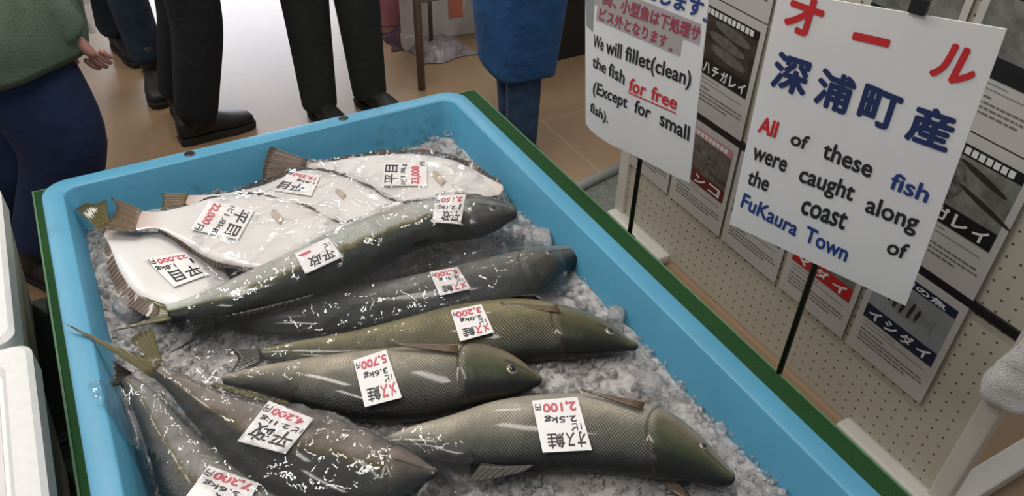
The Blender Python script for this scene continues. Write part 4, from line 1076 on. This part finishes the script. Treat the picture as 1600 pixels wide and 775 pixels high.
def shoe(name, root, ankle, toe_dir, mat, L=0.285, boot=0.10, label=None):
    t = Vector((toe_dir[0], toe_dir[1], 0)).normalized(); s_ = Vector((-t.y, t.x, 0)); h = Vector((ankle[0], ankle[1], 0)) - t * 0.075
    prof = [(0.0, .026, .075), (0.03, .036, .085), (0.10, .038, .085 + 0.0), (0.16, .042, .078), (0.20, .048, .062), (0.245, .046, .050), (0.275, .034, .040), (0.285, .016, .026)]
    rings = []
    for f, w_, hh in prof:
        c = h + t * f * L / 0.285; rg = []
        for k in range(16):
            a = 2 * math.pi * k / 16; cy = math.copysign(abs(math.cos(a)) ** .8, math.cos(a)); sy = math.copysign(abs(math.sin(a)) ** .8, math.sin(a))
            rg.append(c + s_ * (w_ * cy) + Vector((0, 0, 0.018 + hh / 2 + (hh / 2) * sy)))
        rings.append(rg)
    g = G().loft(rings)
    A = Vector(ankle); g.loft([[Vector((A.x, A.y, z)) + (t * math.cos(k * math.pi / 8) * rr * 1.25 + s_ * math.sin(k * math.pi / 8) * rr) for k in range(16)] for z, rr in ((0.05, .040), (0.10, .042), (0.10 + boot, .047))])
    sh = g.build(name, mat, root, smooth=True)
    sr = [[h + t * (f * L / .285) + s_ * w_ for f, w_, _ in prof] + [h + t * (f * L / .285) - s_ * w_ for f, w_, _ in prof[::-1]]]
    def grow(z, k): return [p + (p - (h + t * 0.14)) * k + Vector((0, 0, z)) for p in sr[0]]
    G().loft([grow(0.001, 0.02), grow(0.020, 0.04), grow(0.028, 0.01)]).build('sole', MAT['sole'], sh)
    lg = G()
    for k in range(5):
        f = 0.095 + 0.022 * k; z = 0.112 - 0.008 * k
        c = h + t * f * L / 0.285
        lg.tube([c + s_ * -0.022 + Vector((0, 0, z - .006)), c + Vector((0, 0, z)), c + s_ * 0.022 + Vector((0, 0, z - .006))], 0.0028, 6)
    lg.build('laces', mat, sh, smooth=True)
def person(label, hip, yaw, feet, toes, height, mats, arms, lean=0.0, trouser=(0.095, 0.075, 0.062), shoes=True, hand_out=None, knee_f=0.04, hem=0.10, boot=0.10, drop=0.0, sleeve=1.0, hsz=1.0, skirt=None):
    """hip: pelvis centre; feet: two ankle points; arms: two (elbow, wrist) points"""
    k = height / 1.70
    fw = Vector((math.cos(yaw), math.sin(yaw), 0)); sd = Vector((-fw.y, fw.x, 0)); up = Vector((0, 0, 1))
    H = Vector(hip)
    r = thing('person', (H.x, H.y, 0), label, 'person')
    ch_ = H + up * 0.36 * k + fw * lean; nk = H + up * 0.53 * k + fw * lean * 1.5; hd = nk + up * 0.10 * k + fw * 0.02
    wa = H + up * 0.16 * k + fw * lean * .4
    legs = []
    for s_, f in ((1, feet[0]), (-1, feet[1])):
        A = Vector(f); hj = H + sd * (0.09 * s_ * k) - up * 0.04; kn = hj.lerp(A, 0.52) + fw * knee_f
        legs.append((hj, kn, A))
    chains = [[(H, (0.145 * k, 0.11 * k)), (wa, (0.125 * k, 0.10 * k)), (ch_, (0.15 * k, 0.11 * k)), (nk, 0.055 * k), (hd, 0.062 * k), (hd + up * 0.09 * k, 0.085 * k), (hd + up * 0.17 * k, 0.06 * k)]]
    for hj, kn, A in legs: chains.append([(H, (0.145 * k, 0.11 * k)), (hj, 0.085 * k), (hj.lerp(kn, .5), 0.078 * k), (kn, 0.056 * k), (kn.lerp(A, .35), 0.055 * k), (A, 0.036 * k)])
    sh = []
    for s_, (el, wr) in zip((1, -1), arms):
        sp = ch_ + sd * (0.18 * s_ * k) + up * 0.10 * k; el = Vector(el); wr = Vector(wr); sh.append((sp, el, wr))
        chains.append([(ch_, (0.15 * k, 0.11 * k)), (sp, 0.055 * k), (sp.lerp(el, .5), 0.046 * k), (el, 0.038 * k), (el.lerp(wr, .4), 0.037 * k), (wr, 0.027 * k)])
    g = G(); V, F = skin(chains, 2); g.add(V, F)
    # face: nose, brow, lips, ears grown into the same mesh
    fc = hd + up * 0.075 * k
    g.ell(fc + fw * 0.088 * k - up * 0.008, (0.014, 0.014, 0.022)); g.ell(fc + fw * 0.070 * k - up * 0.050 * k, (0.020, 0.020, 0.008)); g.ell(fc + fw * 0.062 * k - up * 0.082 * k, (0.024, 0.026, 0.018))
    for s_ in (1, -1): g.ell(fc + sd * (0.086 * s_ * k), (0.014, 0.010, 0.030))
    for s_, (sp, el, wr) in zip((1, -1), sh):
        d_ = (wr - el).normalized(); hand(g, wr, d_, (-sd * s_) if hand_out is None else hand_out, 1 if s_ > 0 else -1, k * hsz)
    bo = g.build('body', MAT['skin'], r, smooth=True)
    for s_ in (1, -1):
        e_ = G().ell(fc + fw * 0.074 * k + sd * (0.032 * s_ * k) + up * 0.018 * k, (0.012, 0.012, 0.009)).build('eye', MAT['sclera'], r, smooth=True)
        G().ell(fc + fw * 0.083 * k + sd * (0.032 * s_ * k) + up * 0.018 * k, (0.005, 0.005, 0.006)).build('iris', MAT['pupil'], e_, smooth=True)
    G().ell(fc + up * 0.035 * k - fw * 0.022 * k, (0.100 * k, 0.100 * k, 0.105 * k), 18, 12).build('hair', MAT['hair'], r, smooth=True)
    # trousers
    T = [[(H + up * 0.04, (0.165 * k, 0.13 * k)), (H - up * 0.02, (0.165 * k, 0.13 * k))]]
    a, b_, c_ = trouser
    for hj, kn, A in legs:
        T.append([(H - up * 0.02, (0.165 * k, 0.13 * k)), (hj - up * 0.03, a * 1.05), (hj.lerp(kn, .5), a), (kn, b_), (kn.lerp(A, .5), lerp(b_, c_, .5)), (A + (kn - A).normalized() * (hem - 0.06) , c_), (A + (kn - A).normalized() * (hem - 0.10), c_ * 0.98)])
    V, F = skin(T, 2); mk('trousers', V, F, mats[0], r)
    w_ = 1.42 if drop else 1.0
    U = [[(H + up * (0.02 - drop), (0.182 * k * w_, 0.15 * k * w_)), (H + up * (0.05 - drop), (0.178 * k * w_, 0.145 * k * w_)), (wa, (0.158 * k, 0.125 * k)), (ch_, (0.175 * k, 0.13 * k)), (nk - up * 0.045 * k, 0.085 * k)]]
    for sp, el, wr in sh: U.append([(ch_, (0.175 * k, 0.13 * k)), (sp, 0.075 * k), (sp.lerp(el, .5), 0.066 * k * sleeve), (el, 0.060 * k * sleeve), (el.lerp(wr, .5), 0.056 * k * sleeve), (el.lerp(wr, .90), 0.044 * k * sleeve), (el.lerp(wr, .96), 0.042 * k * sleeve)])
    V, F = skin(U, 2)
    if skirt:
        gj = G(); gj.add(V, F); cx, cy, rx, ry, z0 = skirt
        gj.loft([[Vector((cx + (rx * q + .004 * math.sin(k * 1.9)) * math.cos(2 * math.pi * k / 40), cy + ry * q * math.sin(2 * math.pi * k / 40), z0 + dz + .006 * math.sin(k * .8))) for k in range(40)]
                 for q, dz in ((0.90, 0.03), (0.97, 0.0), (1.0, 0.02), (1.0, 0.06), (1.04, 0.10), (0.98, 0.22), (0.8, 0.36), (0.5, 0.44))])
        V, F = gj.V, gj.F
    mk('jumper' if mats[1] is MAT['green_knit'] else 'jacket', V, F, mats[1], r)
    for f, t in zip(feet, toes): shoe('shoe', r, f, t, mats[2], boot=boot)
    return r
def proj(p):
    d = Vector(p) - EYE; z = d.dot(FW); return (800 + FPX * d.dot(RX) / z, 387.5 + FPX * d.dot(DN) / z)
# green jumper, navy trousers, walking past the back left corner
wr = Pd(114, 58, 2.18)
el = Pd(10, -35, 2.16)
person('person in a sage green jumper and navy trousers walking past behind the tub', (-0.19, 2.30, 0.87), math.radians(-12),
       [(-0.50, 2.46, 0.09), (-0.315, 2.27, 0.10)], [(0.6, -0.5), (0.5, -0.75)], 1.66, (MAT['navy_cloth'], MAT['green_knit'], MAT['leather']),
       [(Vector((-0.52, 2.60, 1.05)), Vector((-0.62, 2.62, 0.82))), (el, wr)], trouser=(0.14, 0.125, 0.085), hem=0.13, knee_f=0.15, drop=0.0, sleeve=1.35, skirt=(-0.20, 2.30, 0.215, 0.25, 0.715), hsz=0.85)
# dark jeans behind
person('person in dark jeans and brown black shoes walking towards the camera behind the green jumper', (0.06, 3.55, 0.90), math.radians(-80),
       [(0.205, 3.42, 0.09), (0.13, 3.84, 0.09)], [(-0.1, -1), (0.25, -1)], 1.70, (MAT['jeans'], MAT['black_cloth'], MAT['leather']),
       [(Vector((0.34, 3.55, 1.10)), Vector((0.36, 3.45, 0.86))), (Vector((-0.28, 3.55, 1.10)), Vector((-0.30, 3.45, 0.86)))], trouser=(0.10, 0.085, 0.075), hem=0.12, knee_f=0.02)
# black trousers and boot pointing right
person('person in black trousers with a laced black shoe pointing right behind the tub', (0.35, 2.99, 0.90), math.radians(0),
       [(0.25, 3.10, 0.09), (0.275, 2.90, 0.09)], [(0.1, -1), (1, 0.1)], 1.74, (MAT['black_cloth'], MAT['black_cloth'], MAT['leather']),
       [(Vector((0.30, 3.28, 1.12)), Vector((0.38, 3.25, 0.90))), (Vector((0.32, 2.70, 1.12)), Vector((0.40, 2.72, 0.92)))], trouser=(0.11, 0.098, 0.085), hem=0.10, knee_f=0.05)
# black trousers facing the tub
person('person in charcoal trousers standing with legs apart behind the middle of the back rim', (0.86, 2.98, 0.90), math.radians(-100),
       [(0.945, 2.84, 0.09), (0.735, 2.84, 0.09)], [(0.25, -0.8), (0.15, -1)], 1.72, (MAT['charcoal_cloth'], MAT['black_cloth'], MAT['leather']),
       [(Vector((1.11, 2.98, 1.10)), Vector((1.02, 2.82, 1.0))), (Vector((0.62, 2.98, 1.10)), Vector((0.72, 2.82, 1.0)))], trouser=(0.115, 0.095, 0.075), hem=0.05, knee_f=0.02)
# blue apron
pa = person('person in a long blue apron over blue jeans beside the green table corner', (1.27, 2.22, 0.88), math.radians(170),
       [(1.255, 2.13, 0.09), (1.285, 2.24, 0.09)], [(-1, -0.3), (-1, 0.1)], 1.60, (MAT['blue_jeans'], MAT['blue_apron'], MAT['leather']),
       [(Vector((1.24, 1.90, 1.08)), Vector((1.06, 1.94, 0.98))), (Vector((1.26, 2.54, 1.08)), Vector((1.10, 2.52, 0.98)))], trouser=(0.080, 0.068, 0.056), hem=0.10, knee_f=0.0)
rings = []
for z, rx, ry in ((0.405, 0.120, 0.165), (0.415, 0.122, 0.168), (0.55, 0.135, 0.185), (0.80, 0.165, 0.20), (0.95, 0.16, 0.19), (1.05, 0.155, 0.185)):
    rg = []
    for k in range(40):
        t = 2 * math.pi * k / 40; fo = 1 + 0.025 * math.sin(t * 5 + z * 3) * (1.1 - z)
        rg.append(Vector((1.27 + rx * fo * math.cos(t), 2.21 + ry * fo * math.sin(t), z + 0.012 * math.sin(t * 3))))
    rings.append(rg)
inner = [[Vector((1.27 + (p.x - 1.27) * .95, 2.21 + (p.y - 2.21) * .95, p.z)) for p in rg] for rg in rings]
G().loft(rings[::-1] + inner, cap=False).build('apron', MAT['blue_apron'], pa, smooth=True)
# white strap held by the walker
a_, b_ = Pd(127, -40, 2.20), Pd(146, 52, 2.20)
G().loft([[p + Vector((dx * .008, dy * .002, 0)) for dx, dy in ((-1, -1), (1, -1), (1, 1), (-1, 1))] for p in (a_, a_.lerp(b_, .5) + Vector((0, .006, 0)), b_)]).build('w', MAT['carton'])
o = bpy.data.objects['w']; o.name = 'strap'
tag(o, 'thin white strap hanging beside the hand of the green jumper walker', 'strap')
